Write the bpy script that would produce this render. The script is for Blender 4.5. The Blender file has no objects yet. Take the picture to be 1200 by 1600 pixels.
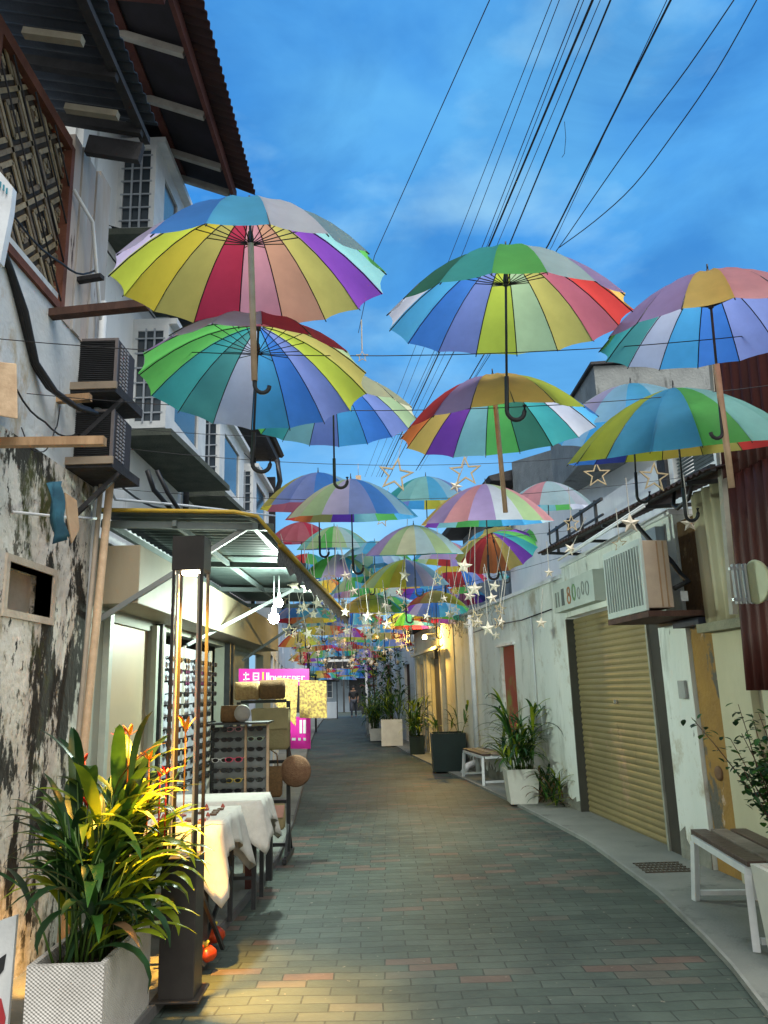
import bpy, math, random
from mathutils import Vector, Matrix, noise
random.seed(7)
SC = bpy.context.scene; COL = SC.collection
# ---------------------------------------------------------------- camera
CH = 1.5; PIT = math.radians(13.0); RO = 0.03; FP = 1200.0
cp, sp = math.cos(PIT), math.sin(PIT); cr, sr = math.cos(RO), math.sin(RO)
FW = Vector((0, cp, sp)); r0 = Vector((1, 0, 0)); u0 = Vector((0, -sp, cp))
RT = r0*cr-u0*sr; UP = r0*sr+u0*cr
CAM = Vector((0, 0, CH))
cd = bpy.data.cameras.new('camera'); cam = bpy.data.objects.new('camera', cd); COL.objects.link(cam)
cd.sensor_fit = 'VERTICAL'; cd.sensor_height = 24; cd.lens = 18.0; cd.clip_end = 600; cd.clip_start = .05
cam.matrix_world = Matrix(((RT.x, UP.x, -FW.x, CAM.x), (RT.y, UP.y, -FW.y, CAM.y), (RT.z, UP.z, -FW.z, CAM.z), (0, 0, 0, 1)))
SC.camera = cam
SC.render.resolution_x = 768; SC.render.resolution_y = 1024
# ---------------------------------------------------------------- world
w = bpy.data.worlds.new('World'); SC.world = w; w.use_nodes = True
nt = w.node_tree; nt.nodes.clear()
def N(t, **k):
    n = nt.nodes.new(t)
    for a, b in k.items():
        setattr(n, a, b)
    return n
def build_world():
    L = nt.links.new
    out = N('ShaderNodeOutputWorld'); bg = N('ShaderNodeBackground'); L(bg.outputs[0], out.inputs[0])
    sky = N('ShaderNodeTexSky'); sky.sky_type = 'NISHITA'; sky.sun_disc = False
    sky.sun_elevation = math.radians(8); sky.sun_rotation = math.radians(200); sky.air_density = 1.6; sky.ozone_density = 5
    tc = N('ShaderNodeTexCoord'); mp = N('ShaderNodeMapping'); mp.inputs['Scale'].default_value = (1, 1, 1.7)
    mp.inputs['Location'].default_value = (.35, .2, .1)
    L(tc.outputs['Generated'], mp.inputs[0])
    n1 = N('ShaderNodeTexNoise'); n1.inputs['Scale'].default_value = 2.6; n1.inputs['Detail'].default_value = 5; n1.inputs['Roughness'].default_value = .5
    n1.inputs['Distortion'].default_value = .35
    L(mp.outputs[0], n1.inputs['Vector'])
    cr1 = N('ShaderNodeValToRGB'); cr1.color_ramp.elements[0].position = .40; cr1.color_ramp.elements[1].position = .66
    L(n1.outputs[0], cr1.inputs[0])
    sep = N('ShaderNodeSeparateXYZ'); L(tc.outputs['Generated'], sep.inputs[0])
    # clear twilight blue by height
    rz = N('ShaderNodeValToRGB'); e = rz.color_ramp.elements
    e[0].position = .02; e[0].color = (.36, .66, .93, 1); e[1].position = .75; e[1].color = (.025, .21, .66, 1)
    m = e.new(.30); m.color = (.15, .45, .88, 1); m = e.new(.48); m.color = (.035, .26, .74, 1)
    L(sep.outputs[2], rz.inputs[0])
    # add a little of the physical sky
    mx0 = N('ShaderNodeMixRGB', blend_type='MIX'); mx0.inputs[0].default_value = .04
    sc = N('ShaderNodeMixRGB', blend_type='MULTIPLY'); sc.inputs[0].default_value = 1; sc.inputs[2].default_value = (.9, 1.1, 1.3, 1)
    L(sky.outputs[0], sc.inputs[1]); L(rz.outputs[0], mx0.inputs[1]); L(sc.outputs[0], mx0.inputs[2])
    # clouds
    mx1 = N('ShaderNodeMixRGB'); mx1.inputs[2].default_value = (.11, .42, .86, 1)
    mu = N('ShaderNodeMath', operation='MULTIPLY'); mu.inputs[1].default_value = .95; L(cr1.outputs[0], mu.inputs[0])
    L(mu.outputs[0], mx1.inputs[0]); L(mx0.outputs[0], mx1.inputs[1])
    n2 = N('ShaderNodeTexNoise'); n2.inputs['Scale'].default_value = 4.3; n2.inputs['Detail'].default_value = 6
    mp2 = N('ShaderNodeMapping'); mp2.inputs['Location'].default_value = (3, 1, 5); mp2.inputs['Scale'].default_value = (1, 1, 2.2)
    L(tc.outputs['Generated'], mp2.inputs[0]); L(mp2.outputs[0], n2.inputs['Vector'])
    cr2 = N('ShaderNodeValToRGB'); cr2.color_ramp.elements[0].position = .50; cr2.color_ramp.elements[1].position = .72
    L(n2.outputs[0], cr2.inputs[0])
    mx2 = N('ShaderNodeMixRGB'); mx2.inputs[2].default_value = (.30, .62, .93, 1)
    mu2 = N('ShaderNodeMath', operation='MULTIPLY'); mu2.inputs[1].default_value = .85; L(cr2.outputs[0], mu2.inputs[0])
    L(mu2.outputs[0], mx2.inputs[0]); L(mx1.outputs[0], mx2.inputs[1])
    # the half of the sky behind the viewer: unseen, made pale and bright to add fill light
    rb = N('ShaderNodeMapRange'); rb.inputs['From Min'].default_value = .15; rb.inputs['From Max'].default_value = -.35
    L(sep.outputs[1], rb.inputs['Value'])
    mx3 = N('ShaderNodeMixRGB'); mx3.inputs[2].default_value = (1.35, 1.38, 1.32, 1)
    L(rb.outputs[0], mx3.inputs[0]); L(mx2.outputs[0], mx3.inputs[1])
    n3 = N('ShaderNodeTexNoise'); n3.inputs['Scale'].default_value = 3.4; n3.inputs['Detail'].default_value = 7; n3.inputs['Roughness'].default_value = .58; n3.inputs['Distortion'].default_value = .6
    mp3 = N('ShaderNodeMapping'); mp3.inputs['Location'].default_value = (7, 2, 1); mp3.inputs['Scale'].default_value = (1, 1, 1.9)
    L(tc.outputs['Generated'], mp3.inputs[0]); L(mp3.outputs[0], n3.inputs['Vector'])
    cr3 = N('ShaderNodeValToRGB'); cr3.color_ramp.elements[0].position = .36; cr3.color_ramp.elements[0].color = (.74, .77, .81, 1)
    cr3.color_ramp.elements[1].position = .66; cr3.color_ramp.elements[1].color = (1.18, 1.12, 1.05, 1); L(n3.outputs[0], cr3.inputs[0])
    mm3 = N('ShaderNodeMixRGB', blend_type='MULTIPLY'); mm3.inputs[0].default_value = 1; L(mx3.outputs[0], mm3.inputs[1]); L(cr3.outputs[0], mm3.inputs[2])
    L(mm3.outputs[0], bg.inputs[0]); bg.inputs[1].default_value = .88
build_world()
sd = bpy.data.lights.new('dusk_sun', 'SUN'); sd.energy = 3.5; sd.angle = math.radians(40); sd.color = (1, .97, .92)
so = bpy.data.objects.new('dusk_sun', sd); COL.objects.link(so); so.rotation_euler = (math.radians(35), math.radians(8), math.radians(10))
vs = SC.view_settings; vs.view_transform = 'Standard'; vs.look = 'None'; vs.gamma = 1; vs.exposure = 0.22
SC.render.engine = 'CYCLES'

# ---------------------------------------------------------------- helpers
def ray(px, py):
    return FW + RT*((px-600)/FP) + UP*((800-py)/FP)
def PY(px, py, y): d = ray(px, py); return CAM + d*(y/d.y)
def PZ(px, py, z=0.): d = ray(px, py); return CAM + d*((z-CH)/d.z)
def PX(px, py, x): d = ray(px, py); return CAM + d*(x/d.x)
def PD(px, py, t): return CAM + ray(px, py)*t
class Fr:                                    # a wall: s along it, d out of it, z up
    def __init__(s, a, b, side):
        s.o = Vector((a[0], a[1])); v = Vector((b[0]-a[0], b[1]-a[1])); s.len = v.length; s.u = v/s.len
        s.n = Vector((s.u.y, -s.u.x))*side
    def __call__(s, p):
        q = s.o + s.u*p[0] + s.n*p[1]; return Vector((q.x, q.y, p[2]))
    def hit(s, px, py, d=0.):
        r = ray(px, py); o = s.o+s.n*d; t = (o.x*s.u.y-o.y*s.u.x)/(r.x*s.u.y-r.y*s.u.x)
        p = CAM+r*t; q = Vector((p.x, p.y))-o; return q.dot(s.u), p.z
ID = lambda p: Vector(p)
class MB:
    def __init__(s, fr=None): s.v = []; s.f = []; s.mi = []; s.sm = []; s.fr = fr or ID
    def add(s, vs, fs, mi=0, smooth=False):
        o = len(s.v); s.v += [tuple(s.fr(v)) for v in vs]
        for f in fs: s.f.append([o+i for i in f]); s.mi.append(mi); s.sm.append(smooth)
        return s
    def box(s, a, b, mi=0):
        x0, y0, z0 = (min(a[i], b[i]) for i in range(3)); x1, y1, z1 = (max(a[i], b[i]) for i in range(3))
        return s.add([(x0,y0,z0),(x1,y0,z0),(x1,y1,z0),(x0,y1,z0),(x0,y0,z1),(x1,y0,z1),(x1,y1,z1),(x0,y1,z1)],
              [(0,3,2,1),(4,5,6,7),(0,1,5,4),(1,2,6,5),(2,3,7,6),(3,0,4,7)], mi)
    def hexa(s, p, mi=0):                    # 8 points, bottom loop then top loop
        return s.add(p, [(0,3,2,1),(4,5,6,7),(0,1,5,4),(1,2,6,5),(2,3,7,6),(3,0,4,7)], mi)
    def bar(s, a, b, w=.03, h=.03, mi=0, up=(0,0,1)):
        a, b = Vector(a), Vector(b); d = (b-a).normalized(); x = d.cross(Vector(up))
        if x.length < 1e-3: x = Vector((1,0,0))
        x.normalize(); y = x.cross(d)
        q = [(-1,-1),(1,-1),(1,1),(-1,1)]
        return s.hexa([p+x*(i*w/2)+y*(j*h/2) for p in (a,b) for i,j in q], mi)
    def tube(s, pts, r=.01, n=6, mi=0, r1=None, cap=True):
        pts = [Vector(p) for p in pts]; m = len(pts); vs = []; ref = Vector((0,0,1))
        for i, p in enumerate(pts):
            d = (pts[min(i+1,m-1)]-pts[max(i-1,0)]).normalized()
            x = d.cross(ref)
            if x.length < .05: x = d.cross(Vector((1,0,0)))
            x.normalize(); y = x.cross(d); rr = r if r1 is None else r+(r1-r)*i/(m-1)
            vs += [p+x*(rr*math.cos(2*math.pi*k/n))+y*(rr*math.sin(2*math.pi*k/n)) for k in range(n)]
        fs = [(i*n+k, i*n+(k+1)%n, (i+1)*n+(k+1)%n, (i+1)*n+k) for i in range(m-1) for k in range(n)]
        if cap: fs += [tuple(range(n-1,-1,-1)), tuple((m-1)*n+k for k in range(n))]
        return s.add(vs, fs, mi, True)
    def lathe(s, c, prof, n=20, mi=0, axis=None):
        c = Vector(c); X, Y, Z = Vector((1,0,0)), Vector((0,1,0)), Vector((0,0,1))
        if axis is not None:
            Z = Vector(axis).normalized(); X = Z.orthogonal().normalized(); Y = Z.cross(X)
        vs = [c+X*(r*math.cos(2*math.pi*k/n))+Y*(r*math.sin(2*math.pi*k/n))+Z*z for r, z in prof for k in range(n)]
        m = len(prof)
        fs = [(i*n+k, i*n+(k+1)%n, (i+1)*n+(k+1)%n, (i+1)*n+k) for i in range(m-1) for k in range(n)]
        fs += [tuple(range(n-1,-1,-1)), tuple((m-1)*n+k for k in range(n))]
        return s.add(vs, fs, mi, True)
    def poly(s, pts, off, mi=0):             # prism: pts polygon extruded by vector off
        n = len(pts); off = Vector(off); P = [Vector(p) for p in pts]
        return s.add(P+[p+off for p in P], [tuple(range(n-1,-1,-1)), tuple(range(n,2*n))]+[(i,(i+1)%n,n+(i+1)%n,n+i) for i in range(n)], mi)
    def build(s, name, m, parent=None, bevel=0, solid=0):
        me = bpy.data.meshes.new(name); o = bpy.data.objects.new(name, me); COL.objects.link(o)
        V = [Vector(v) for v in s.v]
        if parent is not None:
            o.parent = parent; M = parent.get('_M'); mi = wm(parent).inverted(); V = [mi@v for v in V]
        else:
            xs = [v.x for v in V]; ys = [v.y for v in V]; zs = [v.z for v in V]
            c = Vector(((min(xs)+max(xs))/2, (min(ys)+max(ys))/2, min(zs))); o.location = c; V = [v-c for v in V]
        me.from_pydata([tuple(v) for v in V], [], s.f)
        for x in (m if isinstance(m, (list, tuple)) else [m]): me.materials.append(x)
        for p, i, q in zip(me.polygons, s.mi, s.sm): p.material_index = i; p.use_smooth = q
        me.update()
        if solid:
            q = o.modifiers.new('t', 'SOLIDIFY'); q.thickness = solid
        if bevel:
            q = o.modifiers.new('b', 'BEVEL'); q.width = bevel; q.segments = 2; q.limit_method = 'ANGLE'
        return o
def wm(o):
    m = Matrix.LocRotScale(o.location, o.rotation_euler, o.scale)
    return wm(o.parent)@m if o.parent else m
def tag(o, label=None, cat=None, group=None, kind=None):
    if label: o['label'] = label
    if cat: o['category'] = cat
    if group: o['group'] = group
    if kind: o['kind'] = kind
    return o
def thing(name, label, cat, loc=(0,0,0), rz=0, group=None):
    o = bpy.data.objects.new(name, None); COL.objects.link(o); o.empty_display_size = .1
    o.location = loc; o.rotation_euler = (0, 0, rz); return tag(o, label, cat, group)
def dup(root, label=None, group=None, parent=None):
    c = root.copy(); COL.objects.link(c)
    if parent is not None: c.parent = parent
    if label: c['label'] = label
    if group: c['group'] = group
    for ch in list(root.children): dup(ch, parent=c)
    return c

# ---------------------------------------------------------------- materials
MC = {}
def mat(name, c, c2=None, scale=3., rough=.75, bump=0., bscale=60., metal=0., streak=1., spots=None, lo=.35, hi=.65, spec=.4, trans=0., emit=None, es=0.):
    if name in MC: return MC[name]
    m = bpy.data.materials.new(name); m.use_nodes = True; t = m.node_tree; t.nodes.clear(); L = t.links.new
    def n(k): return t.nodes.new(k)
    out = n('ShaderNodeOutputMaterial'); b = n('ShaderNodeBsdfPrincipled')
    b.inputs['Roughness'].default_value = rough; b.inputs['Metallic'].default_value = metal; b.inputs['Specular IOR Level'].default_value = spec
    L(b.outputs[0], out.inputs[0])
    c2 = c2 or tuple(x*.75 for x in c)
    tc = n('ShaderNodeTexCoord'); mp = n('ShaderNodeMapping'); mp.inputs['Scale'].default_value = (1, 1, streak)
    L(tc.outputs['Object'], mp.inputs[0])
    ns = n('ShaderNodeTexNoise'); ns.inputs['Scale'].default_value = scale; ns.inputs['Detail'].default_value = 8; ns.inputs['Roughness'].default_value = .62
    L(mp.outputs[0], ns.inputs['Vector'])
    rp = n('ShaderNodeValToRGB'); rp.color_ramp.elements[0].position = lo; rp.color_ramp.elements[1].position = hi
    rp.color_ramp.elements[0].color = (*c, 1); rp.color_ramp.elements[1].color = (*c2, 1); L(ns.outputs[0], rp.inputs[0])
    cur = rp.outputs[0]
    for k, sp_ in enumerate(spots or []):    # (colour, scale, threshold, softness, streak)
        mp2 = n('ShaderNodeMapping'); mp2.inputs['Scale'].default_value = (1, 1, sp_[4]); mp2.inputs['Location'].default_value = (k*3.1+1, k*1.7, 0)
        L(tc.outputs['Object'], mp2.inputs[0])
        n2 = n('ShaderNodeTexNoise'); n2.inputs['Scale'].default_value = sp_[1]; n2.inputs['Detail'].default_value = 10; n2.inputs['Roughness'].default_value = .7
        L(mp2.outputs[0], n2.inputs['Vector'])
        mr = n('ShaderNodeMapRange'); mr.inputs['From Min'].default_value = sp_[2]; mr.inputs['From Max'].default_value = sp_[2]+sp_[3]
        L(n2.outputs[0], mr.inputs['Value'])
        mx = n('ShaderNodeMixRGB'); mx.inputs[2].default_value = (*sp_[0], 1); L(mr.outputs[0], mx.inputs[0]); L(cur, mx.inputs[1]); cur = mx.outputs[0]
    L(cur, b.inputs['Base Color'])
    if bump:
        n3 = n('ShaderNodeTexNoise'); n3.inputs['Scale'].default_value = bscale; n3.inputs['Detail'].default_value = 6
        L(mp.outputs[0], n3.inputs['Vector'])
        bp = n('ShaderNodeBump'); bp.inputs['Strength'].default_value = bump; bp.inputs['Distance'].default_value = .02
        L(n3.outputs[0], bp.inputs['Height']); L(bp.outputs[0], b.inputs['Normal'])
    if trans:
        tr = n('ShaderNodeBsdfTranslucent'); L(cur, tr.inputs[0]); ms = n('ShaderNodeMixShader'); ms.inputs[0].default_value = trans
        L(b.outputs[0], ms.inputs[1]); L(tr.outputs[0], ms.inputs[2]); L(ms.outputs[0], out.inputs[0])
    if emit:
        b.inputs['Emission Color'].default_value = (*emit, 1); b.inputs['Emission Strength'].default_value = es
    MC[name] = m; return m
def glass_mat():
    m = bpy.data.materials.new('pane_glass'); m.use_nodes = True; b = m.node_tree.nodes['Principled BSDF']
    t = m.node_tree; ns = t.nodes.new('ShaderNodeTexNoise'); ns.inputs['Scale'].default_value = 2
    rp = t.nodes.new('ShaderNodeValToRGB'); rp.color_ramp.elements[0].color = (.02, .03, .04, 1); rp.color_ramp.elements[1].color = (.07, .09, .11, 1)
    t.links.new(ns.outputs[0], rp.inputs[0]); t.links.new(rp.outputs[0], b.inputs['Base Color'])
    b.inputs['Roughness'].default_value = .12; b.inputs['Specular IOR Level'].default_value = .8
    return m
GLASS = glass_mat()
white = mat('white_paint_weathered', (.80,.81,.80), (.66,.69,.70), 2, .8, .25, 30, streak=.25, spots=[((.16,.17,.16), 3, .6, .14, .2), ((.3,.27,.2), 9, .66, .1, .5)])
whiteT = mat('white_trim_paint', (.7,.72,.72), (.55,.58,.6), 5, .6, .1)
mint = mat('mint_plaster', (.78,.80,.75), (.66,.70,.65), 1.3, .85, .35, 25, streak=.35, spots=[((.72,.70,.62), 4, .60, .06, .4), ((.32,.34,.29), 3, .555, .16, .16), ((.16,.16,.13), 8, .64, .05, .3), ((.46,.42,.32), 1.5, .56, .1, .9), ((.12,.12,.10), 26, .68, .03, .6)])
mould = mat('mouldy_plaster', (.70,.67,.61), (.52,.49,.44), 3, .95, 1.0, 16, streak=.8,
    spots=[((.34,.28,.19), 4, .56, .08, .6), ((.10,.09,.07), 9, .57, .05, .6), ((.022,.02,.016), 2.9, .515, .03, .45), ((.05,.052,.010), 1.6, .55, .06, .5), ((.02,.018,.014), 14, .60, .03, .5)])
black = mat('black_metal', (.018,.02,.022), (.03,.032,.035), 12, .45)
dark = mat('dark_weathered', (.035,.035,.04), (.02,.02,.022), 6, .8, .4, 20)
wood = mat('raw_wood', (.42,.27,.15), (.28,.17,.09), 9, .8, .3, 40, streak=.3)
woodp = mat('pale_wood', (.58,.42,.27), (.46,.32,.2), 14, .7, .15, 50)
woodd = mat('dark_old_wood', (.10,.05,.035), (.05,.025,.02), 6, .85, .4, 30, streak=.4)
maroon = mat('maroon_timber', (.13,.045,.035), (.075,.025,.022), 4, .8, .3, 24)
redrust = mat('red_rusty_sheet', (.105,.018,.012), (.045,.009,.008), 3, .6, .25, 30, metal=.15, streak=.2, spots=[((.20,.06,.03), 5, .6, .15, .15)])
grey = mat('grey_metal', (.22,.23,.24), (.16,.17,.18), 10, .5, metal=.3)
concrete = mat('stained_concrete', (.23,.25,.25), (.15,.165,.17), 2.5, .9, .5, 30, spots=[((.05,.055,.055), 4, .57, .12, .25), ((.4,.42,.42), 11, .64, .06, .4)])
beige = mat('beige_board', (.30,.26,.18), (.25,.21,.14), 2, .6, .05, streak=.4)
cream = mat('cream_plaster', (.58,.55,.38), (.50,.47,.32), 2, .85, .2, 30, streak=.4, spots=[((.25,.22,.13), 5, .64, .12, .3)])
ochre = mat('ochre_peeling', (.36,.21,.055), (.28,.16,.05), 3, .9, .6, 25, spots=[((.12,.11,.09), 2.2, .54, .04, .55), ((.50,.36,.26), 4.5, .61, .03, .6)])
rust = mat('rusty_brown_wall', (.14,.075,.025), (.08,.045,.02), 4, .95, .8, 25, spots=[((.26,.18,.09), 6, .58, .08, .7), ((.02,.015,.01), 7, .6, .06, .6)])
cable = mat('cable_black', (.012,.012,.014), (.02,.02,.022), 8, .5)
string = mat('pale_string', (.45,.43,.38), None, 8, .8)
cloth = mat('tablecloth_linen', (.62,.60,.54), (.54,.52,.47), 18, .9, .15, 160)
soil = mat('soil', (.03,.022,.015), (.05,.035,.02), 30, 1, .6, 60)
FC = dict(LM=(.52,.62,.04),YL=(.60,.50,.02),KH=(.50,.44,.09),GD=(.72,.48,.10),OR=(.68,.16,.02),PC=(.62,.30,.17),PK=(.72,.30,.34),RO=(.46,.10,.15),CR=(.50,.004,.05),RD=(.60,.02,.015),
 PU=(.22,.04,.44),LP=(.42,.30,.62),LV=(.50,.45,.70),PW=(.20,.28,.64),NV=(.015,.03,.26),BL=(.03,.22,.70),SK=(.06,.42,.80),LB=(.28,.55,.76),GL=(.58,.62,.74),SL=(.22,.38,.46),
 LT=(.25,.58,.58),TE=(.03,.40,.40),DT=(.06,.36,.34),DG=(.01,.17,.10),GN=(.09,.48,.08),PG=(.42,.58,.30),PB=(.44,.62,.68),YG=(.62,.64,.42))
def fabric(k):
    c = tuple(min(.8,x*1.0+.045) for x in FC[k]); return mat('umbrella_fabric_'+k, c, tuple(x*.88 for x in c), 7, .5, bump=.25, bscale=9, trans=.74, spec=.3)

# ---------------------------------------------------------------- ground
LE = [(-1.35,1.0),(-1.2,3.5),(-1.14,4.9),(-1.09,6.0),(-1.05,7.5),(-1.15,9.5),(-1.5,14),(-2.14,20.5),(-2.97,32),(-3.9,48),(-5,60)]
RE = [(1.3,1.0),(1.6,3.5),(1.79,4.7),(1.88,6.0),(1.86,7.9),(1.71,9.3),(1.39,12.0),(1.01,14.5),(.42,18.6),(-.25,25),(-.85,34),(-1.3,48),(-1.6,60)]
def interp(P, y):
    for (x0,y0),(x1,y1) in zip(P, P[1:]):
        if y <= y1: return x0+(x1-x0)*(y-y0)/(y1-y0)
    return P[-1][0]
g = MB(); g.add([(-150,-60,-.02),(150,-60,-.02),(150,260,-.02),(-150,260,-.02)], [(0,1,2,3)])
asph = mat('ground_concrete', (.17,.17,.165), (.12,.12,.12), 1.5, .9, .4, 30)
tag(g.build('ground', asph), kind='structure')
def paver_mat():
    m = bpy.data.materials.new('clay_pavers'); m.use_nodes = True; t = m.node_tree; L = t.links.new; b = t.nodes['Principled BSDF']
    n = t.nodes.new; tc = n('ShaderNodeTexCoord')
    nd = n('ShaderNodeTexNoise'); nd.inputs['Scale'].default_value = 1.2; L(tc.outputs['Object'], nd.inputs['Vector'])
    vm = n('ShaderNodeVectorMath'); vm.operation = 'MULTIPLY_ADD'; vm.inputs[1].default_value = (.10,.10,0); L(nd.outputs['Color'], vm.inputs[0]); L(tc.outputs['Object'], vm.inputs[2])
    def brick(c1, c2, mo, bias, off=(0,0,0)):
        k = n('ShaderNodeTexBrick'); k.inputs['Scale'].default_value = 1; k.inputs['Brick Width'].default_value = .27; k.inputs['Row Height'].default_value = .105
        k.inputs['Mortar Size'].default_value = .0045; k.inputs['Mortar Smooth'].default_value = .3; k.inputs['Bias'].default_value = bias
        k.inputs['Color1'].default_value = c1; k.inputs['Color2'].default_value = c2; k.inputs['Mortar'].default_value = mo
        L(vm.outputs[0], k.inputs['Vector']); return k
    k1 = brick((.046,.064,.056,1), (.074,.094,.082,1), (.030,.039,.035,1), 0.0)
    k2 = brick((0,0,0,1), (1,1,1,1), (0,0,0,1), -.1)
    th = n('ShaderNodeMapRange'); th.inputs['From Min'].default_value = .74; th.inputs['From Max'].default_value = .84; L(k2.outputs['Color'], th.inputs['Value'])
    bn = n('ShaderNodeTexNoise'); bn.inputs['Scale'].default_value = .45; bn.inputs['Detail'].default_value = 2; L(tc.outputs['Object'], bn.inputs['Vector'])
    bm = n('ShaderNodeMapRange'); bm.inputs['From Min'].default_value = .36; bm.inputs['From Max'].default_value = .50; L(bn.outputs[0], bm.inputs['Value'])
    mm = n('ShaderNodeMath'); mm.operation = 'MULTIPLY'; L(th.outputs[0], mm.inputs[0]); L(bm.outputs[0], mm.inputs[1])
    mx = n('ShaderNodeMixRGB'); mx.inputs[2].default_value = (.105,.075,.064,1); L(mm.outputs[0], mx.inputs[0]); L(k1.outputs['Color'], mx.inputs[1])
    ns = n('ShaderNodeTexNoise'); ns.inputs['Scale'].default_value = 1.1; ns.inputs['Detail'].default_value = 9; ns.inputs['Roughness'].default_value = .7; L(tc.outputs['Object'], ns.inputs['Vector'])
    rp = n('ShaderNodeValToRGB'); rp.color_ramp.elements[0].position = .3; rp.color_ramp.elements[1].position = .72
    rp.color_ramp.elements[0].color = (.52,.54,.56,1); rp.color_ramp.elements[1].color = (1.45,1.45,1.36,1); L(ns.outputs[0], rp.inputs[0])
    m2 = n('ShaderNodeMixRGB'); m2.blend_type = 'MULTIPLY'; m2.inputs[0].default_value = 1; L(mx.outputs[0], m2.inputs[1]); L(rp.outputs[0], m2.inputs[2])
    sp_ = n('ShaderNodeTexNoise'); sp_.inputs['Scale'].default_value = 26; sp_.inputs['Detail'].default_value = 4; L(tc.outputs['Object'], sp_.inputs['Vector'])
    sr_ = n('ShaderNodeMapRange'); sr_.inputs['From Min'].default_value = .69; sr_.inputs['From Max'].default_value = .74; L(sp_.outputs[0], sr_.inputs['Value'])
    m3 = n('ShaderNodeMixRGB'); m3.inputs[2].default_value = (.23,.22,.17,1); L(sr_.outputs[0], m3.inputs[0]); L(m2.outputs[0], m3.inputs[1])
    L(m3.outputs[0], b.inputs['Base Color']); b.inputs['Roughness'].default_value = .62; b.inputs['Specular IOR Level'].default_value = .35
    bp = n('ShaderNodeBump'); bp.inputs['Strength'].default_value = .6; bp.inputs['Distance'].default_value = .012; bp.invert = True
    L(k1.outputs['Fac'], bp.inputs['Height']); 
    bp2 = n('ShaderNodeBump'); bp2.inputs['Strength'].default_value = .25; bp2.inputs['Distance'].default_value = .01; L(sp_.outputs[0], bp2.inputs['Height']); L(bp.outputs[0], bp2.inputs['Normal'])
    L(bp2.outputs[0], b.inputs['Normal']); return m
ys = [1+i*.5 for i in range(20)]+[11+i*2 for i in range(25)]
def strip(fa, fb, z):
    m = MB(); vs = []; 
    for y in ys: vs += [(fa(y), y, z), (fb(y), y, z)]
    m.add(vs, [(2*i, 2*i+1, 2*i+3, 2*i+2) for i in range(len(ys)-1)]); return m
tag(strip(lambda y: interp(LE,y), lambda y: interp(RE,y), 0).build('paved_alley', paver_mat()), kind='structure')
pav = mat('pavement_concrete', (.24,.25,.225), (.17,.18,.165), 1.2, .85, .35, 45, spots=[((.10,.11,.10), 2.3, .56, .12, 1), ((.36,.35,.29), 14, .67, .04, 1)])
k = MB()
for z, e in ((.035, RE),):
    for a, b in zip(ys, ys[1:]):
        x0, x1 = interp(e,a)+.018, interp(e,b)+.018
        k.add([(x0,a,-.02),(x1,b,-.02),(x1,b,.03),(x0,a,.03),(x0+4,a,.03),(x1+4,b,.03)], [(0,1,2,3),(3,2,5,4)])
tag(k.build('pavement', pav), kind='structure')
k = MB()
for a, b in zip(ys, ys[1:]):
    x0, x1 = interp(LE,a)-.018, interp(LE,b)-.018
    k.add([(x0,a,-.02),(x0,a,.05),(x1,b,.05),(x1,b,-.02),(x0-4,a,.05),(x1-4,b,.05)], [(0,1,2,3),(1,4,5,2)])
tag(k.build('pavement', pav), kind='structure')
for e, sgn, z in ((RE,1,.034),(LE,-1,.054)):
    k = MB()
    for a, b in zip(ys, ys[1:]):
        x0, x1 = interp(e,a), interp(e,b)
        k.hexa([(x0,a,-.02),(x0+.02*sgn,a,-.02),(x1+.02*sgn,b,-.02),(x1,b,-.02),(x0,a,z),(x0+.02*sgn,a,z),(x1+.02*sgn,b,z),(x1,b,z)])
    tag(k.build('kerb', mat('kerb_stone' if sgn>0 else 'kerb_dark', (.27,.28,.26) if sgn>0 else (.12,.12,.12), None, 5, .8, .3)), kind='structure')

# ---------------------------------------------------------------- building helpers
def wall_holes(mb, s0, s1, z0, z1, holes, t=.2, d=0.):
    S = sorted({s0, s1, *[h[0] for h in holes], *[h[1] for h in holes]}); Z = sorted({z0, z1, *[h[2] for h in holes], *[h[3] for h in holes]})
    S = [x for x in S if s0 <= x <= s1]; Z = [x for x in Z if z0 <= x <= z1]
    for a, b in zip(S, S[1:]):
        for c, e in zip(Z, Z[1:]):
            if any(h[0]-1e-6 <= a and b <= h[1]+1e-6 and h[2]-1e-6 <= c and e <= h[3]+1e-6 for h in holes): continue
            mb.add([(a,d,c),(b,d,c),(b,d,e),(a,d,e)], [(0,1,2,3)]); mb.add([(a,d-t,c),(b,d-t,c),(b,d-t,e),(a,d-t,e)], [(3,2,1,0)])
    for h in holes+[(s0,s1,z0,z1)]:
        a, b, c, e = h[:4]
        mb.add([(a,d,c),(b,d,c),(b,d,e),(a,d,e),(a,d-t,c),(b,d-t,c),(b,d-t,e),(a,d-t,e)], [(0,1,5,4),(1,2,6,5),(2,3,7,6),(3,0,4,7)])
    return mb
def window(fr, par, a, b, c, e, d=-.06, nx=2, nz=3, fm=None, bars=True, name='window'):
    fm = fm or whiteT
    m = MB(fr); w_ = .05
    m.box((a,d-.03,c),(a+w_,d+.035,e)); m.box((b-w_,d-.03,c),(b,d+.035,e)); m.box((a+w_,d-.03,c),(b-w_,d+.033,c+w_)); m.box((a+w_,d-.03,e-w_),(b-w_,d+.033,e))
    for i in range(1, nx): x = a+(b-a)*i/nx; m.box((x-.012,d-.005,c+w_),(x+.012,d+.02,e-w_))
    for i in range(1, nz): z = c+(e-c)*i/nz; m.box((a+w_,d-.004,z-.01),(b-w_,d+.017,z+.01))
    f = m.build(name, fm, par)
    MB(fr).box((a+w_*.6,d-.02,c+w_*.6),(b-w_*.6,d-.012,e-w_*.6)).build('pane', GLASS, f)
    return f
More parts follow.
